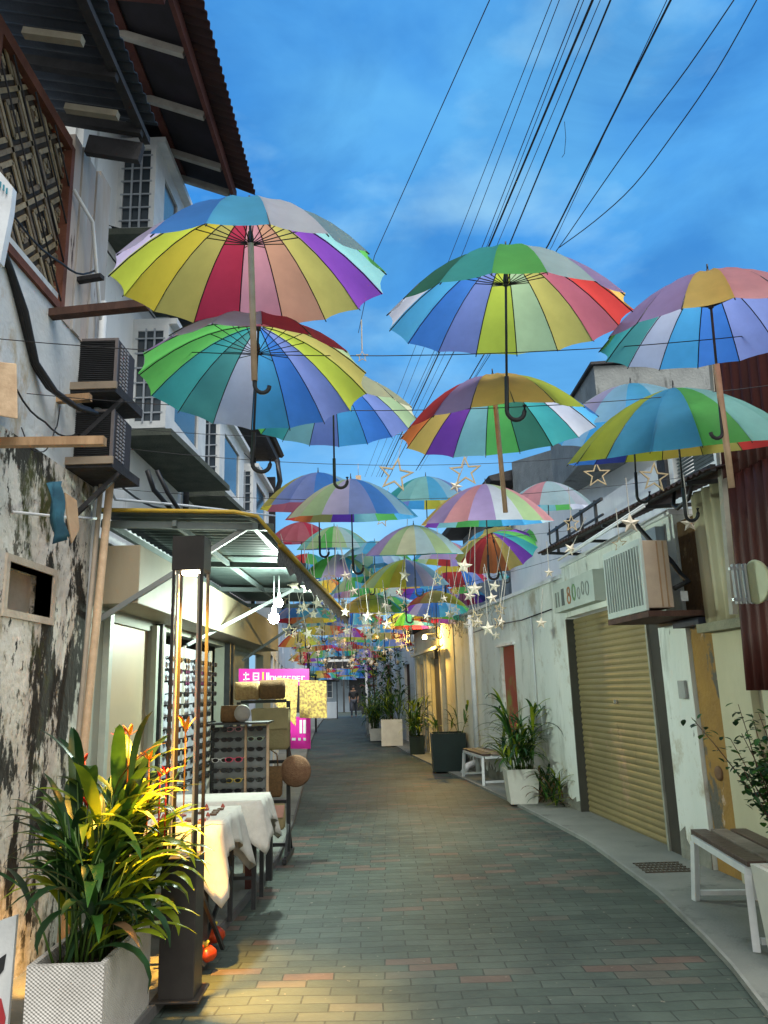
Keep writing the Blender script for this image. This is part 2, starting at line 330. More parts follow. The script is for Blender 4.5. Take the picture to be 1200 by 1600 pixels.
def corrugated(fn, s0, s1, v0, v1, pitch=.076, amp=.009, nv=6, th=.004, mb=None):
    """fn(s, v) -> (point, normal); waves along s."""
    mb = mb or MB(); n = max(4, int((s1-s0)/pitch*6)); vs = []
    for i in range(n+1):
        s = s0+(s1-s0)*i/n; o = amp*math.sin(2*math.pi*s/pitch)
        for j in range(nv+1):
            p, nn = fn(s, v0+(v1-v0)*j/nv); vs.append(p+nn*o)
    mb.add(vs, [(i*(nv+1)+j, (i+1)*(nv+1)+j, (i+1)*(nv+1)+j+1, i*(nv+1)+j+1) for i in range(n) for j in range(nv)], 0, True)
    return mb

# ================================================================ LEFT SIDE
FL = Fr((-2.05, 0), (-2.05, 10), 1)          # s = world Y
# --- old mouldy house
H1 = thing('old_house', 'old house of mouldy plaster with a square niche and a woven bamboo upper wall', 'house', (-2.3, 3.5, 0))
m = MB(FL); wall_holes(m, 1.0, 5.32, 0, 2.95, [(4.12, 4.68, 1.98, 2.24)], .3)
m.build('lower_wall', mould, H1)
MB(FL).box((4.121,-.16,1.981),(4.679,-.13,2.239)).build('niche_back', mat('niche_plaster', (.55,.47,.38), (.45,.38,.3), 6, .9, .4, 30), H1)
fr_ = MB(FL)
for a,b,c,e in ((4.08,4.12,1.94,2.28),(4.68,4.72,1.94,2.28)): fr_.box((a,-.1,c),(b,.012,e))
fr_.box((4.12,-.1,1.94),(4.68,.012,1.98)); fr_.box((4.12,-.1,2.24),(4.68,.012,2.28))
fr_.build('niche_surround', mat('niche_plaster', (.55,.47,.38), (.45,.38,.3), 6, .9, .4, 30), H1)
m = MB(FL); m.box((1.0,-.3,2.952),(5.32,-.01,4.05)); m.build('upper_wall', mat('blue_white_plaster', (.64,.66,.66), (.52,.55,.56), 2.5, .85, .3, 25, spots=[((.2,.19,.17),4,.58,.12,.4),((.42,.36,.26),2.2,.58,.08,.5)]), H1)
# woven bamboo wall
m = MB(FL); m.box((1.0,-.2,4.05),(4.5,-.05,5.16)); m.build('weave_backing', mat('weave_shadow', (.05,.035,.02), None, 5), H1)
m = MB(FL); cs = .21
for i in range(-1, 9):
    for j in range(6):
        s0 = 4.48-cs*(i+1); z0 = 3.98+j*cs
        if z0 > 5.05: continue
        for q in range(5):
            t = (q+.5)/5*cs*2-cs; dgn = 1 if (i+j) % 2 else -1
            a0 = max(0, t); b0 = min(cs, cs+t)
            if b0-a0 < .02: continue
            zz = lambda u: z0+((u-t) if dgn > 0 else cs-(u-t))
            p = [(s0+a0, -.04+.006*(q%2), zz(a0)), (s0+b0, -.04+.006*(q%2), zz(b0))]
            m.bar(p[0], p[1], .028, .010, up=(0,1,0), mi=(i+j+q) % 3)
bam = [mat('bamboo_a', (.30,.23,.13),(.20,.15,.08),20,.7,.2), mat('bamboo_b',(.22,.17,.11),(.14,.10,.06),20,.7,.2), mat('bamboo_c',(.37,.30,.19),(.26,.2,.12),20,.7,.2)]
m.build('bamboo_weave', bam, H1)
m = MB(FL)
for s in (3.50,4.5): m.box((s,-.05,3.95),(s+.05,.015,5.16))
m.box((1,-.05,3.93),(4.5,.012,3.985)); m.box((1,-.05,5.12),(4.5,.013,5.2)); m.build('weave_frame', mat('red_brown_timber',(.17,.06,.035),(.1,.035,.02),6,.8,.2), H1)
m = MB(FL)
for q in range(4): m.tube([(3.4+q*.28,0.01,5.1),(4.5,0.01,5.1-(1.1-q*.28)*1.0)], .006)
m.build('thin_batten', dark, H1)
# boards between the bamboo and the white house
m = MB(FL)
for i, s in enumerate((4.57,4.70,4.83,4.96)): m.box((s,-.05+.01*(i%2),3.9),(s+.12,.0+.01*(i%2),5.3), i%2)
m.box((5.09,-.2,3.3),(5.3,-.02,5.4),1)
m.build('peeling_boards', [mat('peel_board',(.52,.40,.33),(.40,.38,.36),5,.85,.3,streak=.2,spots=[((.08,.05,.04),9,.6,.04,.15)]), mat('peel_board_pale',(.50,.50,.5),(.42,.36,.3),5,.85,.3,streak=.2,spots=[((.1,.06,.04),9,.62,.04,.15)])], H1)
m = MB(FL); m.tube([(4.55,.02,4.85),(4.7,.1,4.7),(5.0,.06,4.25),(5.1,.05,4.1)], .014); m.tube([(5.08,.06,4.3),(5.08,.06,3.1)], .028); m.build('drain_pipe', whiteT, H1)
# canopy sheet above
def fcan(s, v): # s along alley y, v outward
    p = Vector((-2.3+v*.85, s, 5.62-.20*v*.85-.0*s)); return p, Vector((.2,0,1)).normalized()
m = MB()
m = corrugated(lambda s, v: fcan(s, v), 1.0, 4.72, 0, .9, .09, .012, 3, mb=m); m.build('canopy_sheet', mat('blue_black_sheet',(.035,.045,.06),(.02,.025,.035),4,.55,.2,metal=.3), H1, solid=.006)
m = MB()
for y in (1.6,2.6,3.45,4.1,4.6): m.bar((-2.2,y,5.46),(-1.6,y,5.33),.05,.07)
m.bar((-1.62,1,5.36),(-1.62,4.74,5.36),.06,.05); m.bar((-2.0,4.66,5.28),(-1.62,4.66,5.2),.05,.14); m.build('canopy_rafters', dark, H1)
for y in (4.35,3.75): MB().bar((-2.03,y,5.32),(-1.68,y,5.25),.05,.045).build('pale_batten', mat('grey_batten',(.32,.29,.22),None,8,.8,.2), H1)

# poles & beams
def simple(name, label, cat, mb, m, group=None, **k): return tag(mb.build(name, m, **k), label, cat, group)
b = MB(); b.bar((-2.08,4.42,3.86),(-1.43,4.35,3.87),.07,.05,0); simple('wood_beam','dark weathered timber beam jutting out of the wall above the upper air conditioner','beam',b,woodd)
b = MB(); b.bar((-2.1,3.8,2.81),(-1.44,3.8,2.80),.05,.045); simple('wood_beam','pale brown timber beam jutting out in front of the lower air conditioner','beam',b,wood)
b = MB(); b.bar((-2.1,4.6,3.36),(-1.85,4.6,3.37),.05,.045); simple('wood_beam','short timber stub poking out left of the air conditioners','beam',b,wood)
b = MB(); b.bar((-2.08,4.75,4.28),(-1.86,4.7,4.28),.05,.03); simple('wood_beam','small black shelf plank on the peeling boards','beam',b,dark)
for i,(x0,x1,r,lab) in enumerate([(172,128,.028,'thickest pale slanted pole leaning between mouldy wall and shop'),(158,118,.018,'thin pale slanted pole nearest the mouldy wall'),(150,122,.013,'thin grey slanted pole in the middle of the leaning poles')]):
    a = PY(x0,758,5.15+.05*i); c = PY(x1,1200,4.95+.05*i); b = MB(); dd=(c-a).normalized(); c2 = c+dd*((c.z-.05)/-dd.z) if dd.z<0 else c
    b.tube([a+(a-c)*.02,a,c,c2], r, 8); simple('pole',lab,'pole',b,[whiteT,mat('pale_pole',(.5,.42,.32),(.4,.33,.26),6,.7),woodp][[2,1,0][i]])
# thick black hoses
pts = [PY(-30,330,3.55),PY(5,415,3.85),PY(28,480,4.0),PY(45,560,4.2),PY(75,605,4.35),PY(112,632,4.5),PY(140,640,4.62)]
b = MB(); 
for o in (0,.03,.06): b.tube([p+Vector((o*.8,0,-o*.5)) for p in pts], .017, 8)
simple('cable_bundle','thick black cable bundle sagging down the left wall to the air conditioners','cable',b,cable)
b = MB(); b.tube([PY(230,735,6.0),PY(240,765,6.1),PY(262,790,6.3),PY(280,815,6.5)],.02,8); b.tube([PY(245,735,6.0),PY(262,770,6.1),PY(285,805,6.3),PY(300,820,6.5)],.018,8)
simple('cable_bundle','black pipe pair running down behind the awning top','cable',b,cable)
b = MB(); b.tube([PY(20,800,4.1),PY(100,808,4.6),PY(150,810,5.1)],.009); b.tube([PY(115,650,5.0),PY(180,780,5.6),PY(290,790,6.5),PY(430,806,11)],.012)
simple('conduit','thin pale conduit along the wall above the awning','pipe',b,whiteT)
# blue rag
b = MB(); P = [PY(72,755,4.15),PY(92,752,4.25),PY(100,790,4.25),PY(106,838,4.3),PY(88,850,4.2),PY(80,815,4.15)]
vs=[]; 
for i in range(9):
    t=i/8
    for j in range(5):
        u=j/4; l=P[0].lerp(P[5],min(1,t*2)) if t<.5 else P[5].lerp(P[4],t*2-1); r_=P[1].lerp(P[2],min(1,t*2)) if t<.5 else P[2].lerp(P[3],t*2-1)
        p=l.lerp(r_,u)+Vector((.03*math.sin(u*9+t*4),0,0)); vs.append(p)
b.add(vs,[(i*5+j,i*5+j+1,(i+1)*5+j+1,(i+1)*5+j) for i in range(8) for j in range(4)],0,True)
simple('rag','torn teal rag hanging on the mouldy wall','cloth',b,mat('teal_rag',(.03,.12,.17),(.02,.07,.11),8,.9),solid=.006)
# tan cloth patch beside it
b=MB(); a=PY(100,770,4.45); b.add([a,a+Vector((.04,.08,-.03)),a+Vector((.05,.12,-.2)),a+Vector((.04,.05,-.30)),a+Vector((.01,.02,-.12))],[(0,1,2,3,4)]); simple('rag','torn tan sacking hanging beside the teal rag','cloth',b,mat('sacking',(.45,.32,.2),(.35,.24,.15),9,.9),solid=.01)
# board sign at left image edge
b = MB(); a = PY(-60,300,3.0)
T = thing('hanging_sign','white rounded sign board with pale blue lettering at the left edge','sign',(a.x,a.y,a.z-.4))
m = MB(); y=3.2; q=[PY(-120,230,y),PY(0,268,y),PY(20,292,y),PY(16,330,y),PY(0,410,y),PY(-120,420,y)]; m.poly(q,(0,.04,0)); m.build('board',mat('sign_white',(.7,.74,.78),None,4,.4),T)
m = MB(); 
for i in range(3): p=PY(1+i*5,284+i*5,3.19); m.bar(p,p+Vector((0.0,0,-.03)),.006,.006)
m.build('lettering',mat('sign_teal',(.05,.25,.33),None,4,.5),T)
# wooden box (bottom of an air conditioner) at the left edge
b = MB(); b.hexa([PY(-60,640,3.5),PY(28,655,3.5),PY(28,655,3.9),PY(-60,640,3.9),PY(-60,560,3.5),PY(26,568,3.5),PY(26,568,3.9),PY(-60,560,3.9)])
simple('wooden_box','orange-brown wooden box on the wall at the left edge','box',b,woodp,bevel=.006)

# --- air conditioners on the left wall
def wall_ac(label, x0, x1, y0, y1, z0, z1):
    T = thing('air_conditioner', label, 'air conditioner', ((x0+x1)/2,(y0+y1)/2,z0-.09), 0, 'air conditioners jutting from the left wall')
    m = MB(); m.box((x0,y0,z0),(x1,y1,z1)); m.build('casing', mat('ac_dark_casing',(.045,.035,.035),(.03,.025,.025),8,.7,.2), T, bevel=.006)
    m = MB(); w_=.018
    m.box((x0-.004,y0-.014,z0),(x0+w_,y0-.002,z1)); m.box((x1-w_,y0-.014,z0),(x1+.004,y0-.002,z1)); m.box((x0+w_,y0-.014,z0),(x1-w_,y0-.002,z0+w_)); m.box((x0+w_,y0-.014,z1-w_),(x1-w_,y0-.002,z1))
    m.build('front_frame', mat('ac_frame',(.16,.14,.14),None,8,.5), T)
    m = MB(); n=22
    for i in range(n): z=z0+w_+(z1-z0-2*w_)*(i+.5)/n; m.box((x0+w_,y0-.012,z-.0025),(x1-w_,y0-.003,z+.0025))
    m.build('grille', black, T)
    m = MB(); 
    for i in range(12):
        for j in range(3): z=z0+.03+(z1-z0-.06)*i/11; y=y0+.05+j*.06; m.box((x1+.001,y,z-.008),(x1+.006,y+.035,z+.006))
    m.build('side_vents', mat('ac_vent_pale',(.30,.29,.3),None,8,.6), T)
    m = MB(); m.hexa([(x0-.02,y0-.12,z0-.09),(x1+.04,y0-.12,z0-.09),(x1+.06,y1+.04,z0-.09),(x0-.02,y1+.1,z0-.09),(x0-.02,y0-.12,z0-.03),(x1+.04,y0-.12,z0-.03),(x1+.06,y1+.04,z0-.03),(x0-.02,y1+.1,z0-.03)])
    m.build('shelf', dark, T)
    m = MB(); m.bar((x0+.1,y0-.125,z0-.045),(x1+.05,y0-.125,z0-.045),.02,.05); m.build('shelf_edge', mat('ac_shelf_edge',(.34,.27,.2),None,8,.8), T)
    m = MB(); m.bar((x1+.05,y0,z0-.1),(-2.05,y0,z0-.4),.03,.03); m.build('bracket', dark, T)
wall_ac('upper dark air conditioner with a fine grille on the left wall', -2.22,-1.80,4.9,5.25,3.57,3.92)
wall_ac('lower dark air conditioner with a fine grille on the left wall', -2.22,-1.80,4.9,5.25,3.05,3.40)

# --- white shophouse with bays
FH = Fr((-2.4, 0), (-2.4, 10), 1)
H2 = thing('white_shophouse', 'white two-storey shophouse with projecting barred bay windows on the left', 'house', (-2.7, 9.5, 0))
m = MB(FH); m.box((5.34,-.6,2.6),(7.2,0,7.0)); m.box((7.2,-.6,2.6),(13.7,0,5.75)); m.build('upper_wall', white, H2)
m = MB(FH); m.box((5.36,0.002,3.0),(5.46,.06,6.9)); m.build('corner_strip', whiteT, H2)
def bay(y0, y1, z0, z1, xo=-2.05):
    T = MB(); xi=-2.4; w_=.05
    for (x,y) in ((xi,y0),(xo-w_,y0),(xo-w_,y1-w_)): T.box((x,y,z0),(x+w_,y+w_,z1))
    T.box((xi+w_,y0,z0),(xo-w_,y0+w_,z0+.07)); T.box((xi+w_,y0,z1-.07),(xo-w_,y0+w_,z1))
    T.box((xo-w_,y0+w_,z0),(xo,y1-w_,z0+.17)); T.box((xo-w_,y0+w_,z1-.17),(xo,y1-w_,z1)); T.box((xi,y1-w_,z0),(xo-w_,y1,z1))
    T.box((xo-w_,y0+w_,z0+.17),(xo,y0+.3,z1-.17)); T.box((xo-w_,y1-.35,z0+.17),(xo,y1-w_,z1-.17))
    T.box((xi,y0+.001,z1+.001),(xo+.08,y1+.05,z1+.06))
    f = T.build('bay_window', whiteT, H2)
    P = MB(); P.box((xi+w_,y0+.02,z0+.07),(xo-w_,y0+.03,z1-.07)); P.box((xo-.03,y0+.3,z0+.17),(xo-.02,y1-.35,z1-.17)); P.build('pane', GLASS, f)
    B = MB()
    for i in range(1,3): x=xi+w_+(xo-xi-2*w_)*i/3; B.box((x-.008,y0-.012,z0+.05),(x+.008,y0+.004,z1-.05))
    for i in range(1,7): z=z0+(z1-z0)*i/7; B.box((xi+.03,y0-.008,z-.007),(xo-.03,y0+.002,z+.007))
    B.build('security_bars', mat('bar_grey',(.38,.42,.47),None,5,.5), f)
    S = MB(); S.hexa([(-2.4,y0-.25,z0-.16),(-1.92,y0-.25,z0-.16),(-1.80,y1+.2,z0-.16),(-2.4,y1+.2,z0-.16),(-2.4,y0-.25,z0-.10),(-1.92,y0-.25,z0-.10),(-1.80,y1+.2,z0-.10),(-2.4,y1+.2,z0-.10)])
    S.build('ledge', mat('mossy_ledge',(.09,.10,.08),(.05,.06,.05),5,.9,.4), H2)
bay(6.9,8.5,3.98,5.05); bay(9.25,10.9,4.0,5.0); bay(11.7,13.3,4.0,5.0); bay(6.3,7.4,5.65,6.62)
for y in (8.85,11.3,13.5): MB(FH).tube([(y,.05,2.7),(y,.05,5.7)], .035).build('downpipe', dark, H2)
# roofs / eaves
def feave(s, v): return Vector((-2.6+v, s, 7.22-.46*v)), Vector((.42,0,.9))
m = corrugated(feave, 2.4, 7.1, 0, 1.35, .09, .012, 3); m.build('roof_sheet', mat('maroon_black_sheet',(.07,.03,.03),(.035,.018,.02),4,.6,.2,metal=.2), H2, solid=.008)
m = MB(); m.bar((-1.46,2.4,6.56),(-1.46,7.08,6.56),.035,.14); m.bar((-1.95,4.6,6.55),(-1.48,4.6,6.48),.04,.13); m.build('fascia', maroon, H2)
m = MB(); m.bar((-2.0,2.4,6.82),(-2.0,7.08,6.82),.07,.1)
m.build('inner_beam', maroon, H2)
for y in (5.2,5.9,6.6,7.0): MB().bar((-2.4,y,6.9),(-1.5,y,6.55),.05,.06).build('rafter', mat('pale_rafter',(.40,.38,.34),(.3,.28,.25),8,.8), H2)
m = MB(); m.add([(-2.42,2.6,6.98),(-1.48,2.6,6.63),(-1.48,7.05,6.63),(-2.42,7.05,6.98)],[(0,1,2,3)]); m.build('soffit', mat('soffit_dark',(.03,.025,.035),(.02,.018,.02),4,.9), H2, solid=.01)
m = MB(); m.box((-2.8,7.0,5.76),(-1.95,13.9,5.83)); m.box((-2.0,7.0,5.66),(-1.93,13.9,5.755)); m.hexa([(-3.2,7,6.0),(-1.9,7,5.83),(-1.9,13.95,5.83),(-3.2,13.95,6.0),(-3.2,7,6.1),(-1.86,7,5.88),(-1.86,13.95,5.88),(-3.2,13.95,6.1)]); m.build('lower_roof', dark, H2)
m = MB(); m.tube([(-1.9,13.3,5.6),(-1.85,13.3,5.2),(-1.95,13.4,4.9),(-1.8,13.5,4.75)],.05); m.build('gutter_outlet', black, H2)
m = MB(FH); m.box((13.72,0,4.0),(13.8,.4,5.4)); m.build('side_fin', dark, H2)
# window hood between bays (dark sheet under umbrella 1)
def fh(s,v): return Vector((-2.38+v, s, 5.62-.35*v)), Vector((.33,0,.94))
corrugated(fh, 6.1, 7.8, 0, .55, .09,.01,2).build('window_hood', mat('blue_black_sheet',(.035,.045,.06)), H2, solid=.006)

# --- shop below
S = thing('souvenir_shop', 'souvenir shop front with beige signboard box and glazed display under the awning', 'shop', (-2.2, 8, 0))
m = MB(FL); wall_holes(m, 5.33, 13.6, 0, 2.62, [(5.62,6.72,0.15,2.05),(7.0,9.75,.05,2.08),(10.2,12.8,.05,2.1)], .12); m.build('front_wall', mat('shop_wall',(.33,.34,.28),(.28,.29,.24),2,.7,.05), S)
m = MB(FL); m.box((5.40,.002,2.14),(12.4,.30,2.56)); m.build('signboard_box', mat('beige_board',(.42,.36,.25)), S, bevel=.006)
m = MB(FL); m.box((5.62,-.06,.15),(6.72,-.03,2.05)); m.build('beige_shutter', mat('tan_shutter',(.43,.34,.22),(.40,.31,.2),2,.5), S)
for a in (5.58,6.72,6.92): MB(FL).box((a,.002,0),(a+.07,.05,2.1)).build('door_frame', mat('frame_grey_green',(.40,.44,.38),None,5,.5), S)
for a in (6.82,9.76,9.98): MB(FL).box((a,.002,0),(a+.05,.07,2.12)).build('dark_mullion', black, S)
m = MB(FL); m.box((6.9,-1.4,.05),(10.0,-1.35,2.3)); m.box((6.8,-1.4,.04),(6.86,-.12,2.3)); m.box((10.0,-1.4,.04),(10.1,-.12,2.3)); m.box((6.86,-1.35,2.24),(10,-.12,2.3)); m.build('interior', mat('shop_interior',(.22,.22,.21),(.17,.17,.16),2,.7), S)
m = MB(FL); m.box((7.10,-.09,.45),(9.2,-.06,1.98)); m.build('display_board', mat('display_white',(.42,.44,.50),(.36,.38,.44),3,.5), S)
m = MB(FL); 
for a in (7.1,8.0,8.58,9.2): m.bar((a,-.045,.1),(a,-.045,2.0),.03,.03)
m.build('display_frame', mat('pale_frame',(.55,.5,.42),None,6,.5), S)
m = MB(FL); m.box((10.15,-.3,0),(12.9,-.25,2.2)); m.build('rear_panel', mat('pale_green_panel',(.5,.56,.5),None,3,.6), S)
# sunglasses
lensm = mat('sunglass_lens',(.01,.01,.012),None,5,.15)
def glasses_mesh(fm, k=1.0):
    g = MB()
    for sx in (-1,1):
        c = [(sx*.036+.03*k*math.cos(a)*(1.05), 0, .022*math.sin(a)*(1 if math.sin(a)<0 else .8)) for a in [i*math.pi/5 for i in range(10)]]
        g.poly(c, (0,-.008,0), 0)
        c2 = [(sx*.036+(p[0]-sx*.036)*.78, -.0085, p[2]*.78) for p in c]; g.poly(c2, (0,-.003,0), 1)
        g.bar((sx*.068,0,.01),(sx*.066,.10,0),.005,.008)
    g.bar((-.01,-.004,.006),(.01,-.004,.006),.006,.006)
    return g
def place_glasses(fm, loc, rz, label, group, sc=1.25):
    key = 'gl_'+fm.name
    if key not in MC:
        o = glasses_mesh(fm).build('sunglasses', [fm, lensm]); MC[key] = o
    else:
        o = MC[key].copy(); COL.objects.link(o)
    o.location = loc; o.rotation_euler = (0,0,rz); o.scale = (sc,sc,sc); tag(o, label, 'sunglasses', group); return o
blk = mat('plastic_black',(.015,.015,.018),None,5,.3)
for i, sy in enumerate((7.22,7.5,7.78,8.14,8.42,8.75,9.02)):
    for j in range(12):
        if random.random() < .05: continue
        p = FL((sy, -.02, .62+j*.108))
        place_glasses(blk, p, math.pi/2, 'small dark sunglasses in the rows on the display board inside the shop', 'sunglasses on the display board in the shop', 1.35)

# --- awning
A = thing('awning', 'yellow-edged awning with translucent ribbed sheets over the souvenir shop', 'awning', (-1.4, 8, 2.6))
yA0, yA1 = 5.35, 11.0
def faw(s, v): # curved outer edge
    x = -2.04+v*1.30; z = 2.80-.06*v-(.22*max(0,(v-.8)/.2)**2)
    return Vector((x+.012*(s-5.4)*v*3, s, z)), Vector((0,0,1))
m = corrugated(faw, yA0, yA1, 0, 1.0, .12, .010, 10); m.build('awning_sheet', mat('awning_green_sheet',(.10,.13,.125),(.07,.095,.09),3,.4,trans=.25,streak=1), A, solid=.006)
def edge_pts(v, y): p,_=faw(y,v); return p
m = MB(); m.tube([edge_pts(v/8,yA0-.01)+Vector((0,0,.012)) for v in range(9)], .016, 6); m.tube([edge_pts(1,y) for y in (yA0,7,9,yA1)], .020, 6); m.build('yellow_trim', mat('yellow_trim_paint',(.48,.33,.03),(.38,.25,.03),5,.5), A)
m = MB()
for i in range(9):
    p=edge_pts(i/8,yA0); 
m.bar((-2.04,yA0+.06,2.72),(-.80,yA0+.06,2.66),.04,.05)
for y in (7.2,9.1,10.9): m.bar((-2.04,y,2.72),(-.80+.02*(y-5),y,2.66),.04,.05)
m.bar((-.92,yA0,2.66),(-.78,yA1,2.66),.04,.05); m.bar((-1.5,yA0,2.70),(-1.45,yA1,2.70),.03,.04); m.bar((-2.0,yA0,2.72),(-2.0,yA1,2.72),.04,.05)
m.build('awning_frame', mat('awning_steel',(.12,.15,.15),None,6,.5), A)
for a_, b_ in (((-2.04,5.40,2.02),(-1.0,5.42,2.66)),((-2.04,10.9,1.95),(-1.0,10.9,2.62)),((-2.04,7.9,2.0),(-1.05,8.6,2.62))): MB().bar(a_,b_,.035,.035).build('strut', mat('strut_grey',(.2,.22,.22),None,6,.5), A)
m = MB()
vs=[]; n=60
for i in range(n+1):
    y=yA0+(yA1-yA0)*i/n; p=edge_pts(1,y)
    vs += [p+Vector((-.01,0,-.01)), p+Vector((-.02,0,-.11-.022*math.sin(i*1.3))) + Vector((0,0,random.uniform(-.02,.0)))]
m.add(vs,[(2*i,2*i+1,2*i+3,2*i+2) for i in range(n)]); m.build('lace_valance', mat('lace_valance_fabric',(.30,.28,.26),(.06,.06,.07),40,.8,trans=.2), A, solid=.004)
# lamps under the awning
def point(name, loc, e, col, r=.05, spot=None, rot=None):
    l = bpy.data.lights.new(name, 'SPOT' if spot else 'POINT'); l.energy = e; l.color = col; l.shadow_soft_size = r
    if spot: l.spot_size = spot; l.spot_blend = 1.0
    o = bpy.data.objects.new(name, l); COL.objects.link(o); o.location = loc
    if rot: o.rotation_euler = rot
    return o
glow = mat('lamp_glow_cool',(1,1,1),emit=(.85,1,.93),es=120)
for (px,py,r,lab) in ((428,966,.055,'lower bright cool-white bulb hanging under the awning'),(436,942,.042,'upper bright cool-white bulb hanging under the awning')):
    c = PY(px,py,7.9)
    T = thing('light_bulb', lab, 'lamp', (c.x,c.y,c.z), 0)
    m = MB(); m.lathe(c,[(.001,-r),(r*.6,-r*.8),(r,-r*.1),(r*.8,r*.6),(r*.35,r*1.1)],16); m.build('bulb', glow, T)
    m = MB(); m.lathe(c+Vector((0,0,r*1.1)),[(r*.36,0),(r*.36,.05),(.012,.07)],12); m.tube([c+Vector((0,0,.1)),(c.x,c.y,2.68)],.006); m.build('socket', whiteT, T)
c = PY(432,962,7.75); point('awning_lamp_light', (c.x+.02,c.y-.12,c.z-.02), 190, (.80,1,.86), .06)

# --- post lamp
P0 = Vector((-1.085,4.25,.05))
T = thing('post_lamp', 'dark post lamp with a warm downlight held on slim rods above a square base', 'lamp', P0)
m = MB(); m.box((P0.x-.088,P0.y-.088,.06),(P0.x+.088,P0.y+.088,.70)); m.box((P0.x-.12,P0.y-.12,.05),(P0.x+.12,P0.y+.12,.062)); m.build('base_column', mat('bronze_dark',(.032,.028,.026),(.045,.04,.036),6,.4,metal=.3), T, bevel=.004)
for sx,sy in ((-1,-1),(1,-1),(-1,1),(1,1)): MB().bar((P0.x+sx*.076,P0.y+sy*.076,.70),(P0.x+sx*.076,P0.y+sy*.076,2.17),.016,.016).build('corner_rod', mat('bronze_dark',(.03,.03,.03)), T)
m = MB(); m.box((P0.x-.088,P0.y-.088,2.17),(P0.x+.088,P0.y+.088,2.36)); m.build('head', mat('bronze_dark',(.03,.03,.03)), T, bevel=.004)
m = MB(); m.lathe((P0.x,P0.y,2.155),[(.05,0),(.055,.014)],20); m.build('lens', mat('lamp_glow_warm',(1,1,1),emit=(1,.86,.6),es=22), T)
for sx in (-1,1): MB().box((P0.x+sx*.058-.006,P0.y-.07,.72),(P0.x+sx*.058+.006,P0.y-.045,2.15)).build('reflector_strip', mat('pale_strip',(.55,.48,.38),None,5,.4), T)
point('post_lamp_light', (P0.x,P0.y,2.13), 1350, (1,.48,.07), .04, spot=math.radians(68), rot=(math.radians(-5),math.radians(1),0))

# --- plants
def leaf(mb, base, az, elev, L, wd, droop, mi=0, seg=7, fold=.25):
    p = Vector(base); h = Vector((math.cos(az), math.sin(az), 0)); side = Vector((-math.sin(az), math.cos(az), 0)); e = elev; vs = []
    for i in range(seg+1):
        t = i/seg; d = h*math.cos(e)+Vector((0,0,math.sin(e))); up = -h*math.sin(e)+Vector((0,0,math.cos(e)))
        ww = wd*(math.sin(math.pi*min(1, t*.92+.06))**.75)*(1-t*.25)*.5
        if i == seg: ww = .001
        vs += [p-side*ww+up*ww*fold, p, p+side*ww+up*ww*fold]
        p = p+d*(L/seg); e -= droop/seg*(.5+t)
    mb.add(vs, [q for i in range(seg) for q in ((i*3,i*3+1,i*3+4,i*3+3),(i*3+1,i*3+2,i*3+5,i*3+4))], mi, True)
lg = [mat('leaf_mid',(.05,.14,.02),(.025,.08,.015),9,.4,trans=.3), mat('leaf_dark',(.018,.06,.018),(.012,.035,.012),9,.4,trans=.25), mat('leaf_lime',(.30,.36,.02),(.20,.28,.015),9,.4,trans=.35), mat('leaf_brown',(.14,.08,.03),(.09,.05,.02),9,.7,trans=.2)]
def planter_box(T, x0,x1,y0,y1,z0,z1, m_, taper=.0, inset=.03):
    m = MB(); o=[(x0+taper,y0+taper,z0),(x1-taper,y0+taper,z0),(x1-taper,y1-taper,z0),(x0+taper,y1-taper,z0),(x0,y0,z1),(x1,y0,z1),(x1,y1,z1),(x0,y1,z1)]
    i=inset; q=[(x0+i,y0+i,z1),(x1-i,y0+i,z1),(x1-i,y1-i,z1),(x0+i,y1-i,z1),(x0+i,y0+i,z1-.06),(x1-i,y0+i,z1-.06),(x1-i,y1-i,z1-.06),(x0+i,y1-i,z1-.06)]
    m.add(o+q,[(0,3,2,1),(0,1,5,4),(1,2,6,5),(2,3,7,6),(3,0,4,7),(4,5,9,8),(5,6,10,9),(6,7,11,10),(7,4,8,11),(8,9,13,12),(9,10,14,13),(10,11,15,14),(11,8,12,15)])
    m.build('pot', m_, T)
    MB().add(q[4:],[(0,1,2,3)]).build('soil', soil, T)
def wicker():
    m = mat('white_wicker',(.60,.58,.55),(.5,.48,.45),6,.6); t=m.node_tree; b=[n for n in t.nodes if n.type=='BSDF_PRINCIPLED'][0]
    tc=t.nodes.new('ShaderNodeTexCoord'); sx=t.nodes.new('ShaderNodeSeparateXYZ'); t.links.new(tc.outputs['Object'],sx.inputs[0])
    a=t.nodes.new('ShaderNodeMath'); a.operation='ADD'; t.links.new(sx.outputs[0],a.inputs[0]); t.links.new(sx.outputs[1],a.inputs[1])
    def sn(src,f,ph=None):
        k=t.nodes.new('ShaderNodeMath'); k.operation='MULTIPLY'; k.inputs[1].default_value=f; t.links.new(src,k.inputs[0]); s=t.nodes.new('ShaderNodeMath'); s.operation='SINE'; t.links.new(k.outputs[0],s.inputs[0]); return s.outputs[0]
    mu=t.nodes.new('ShaderNodeMath'); mu.operation='MULTIPLY'; t.links.new(sn(a.outputs[0],330),mu.inputs[0]); t.links.new(sn(sx.outputs[2],420),mu.inputs[1])
    bp=t.nodes.new('ShaderNodeBump'); bp.inputs['Strength'].default_value=.9; bp.inputs['Distance'].default_value=.003; t.links.new(mu.outputs[0],bp.inputs['Height']); t.links.new(bp.outputs[0],b.inputs['Normal']); return m
WK = wicker()
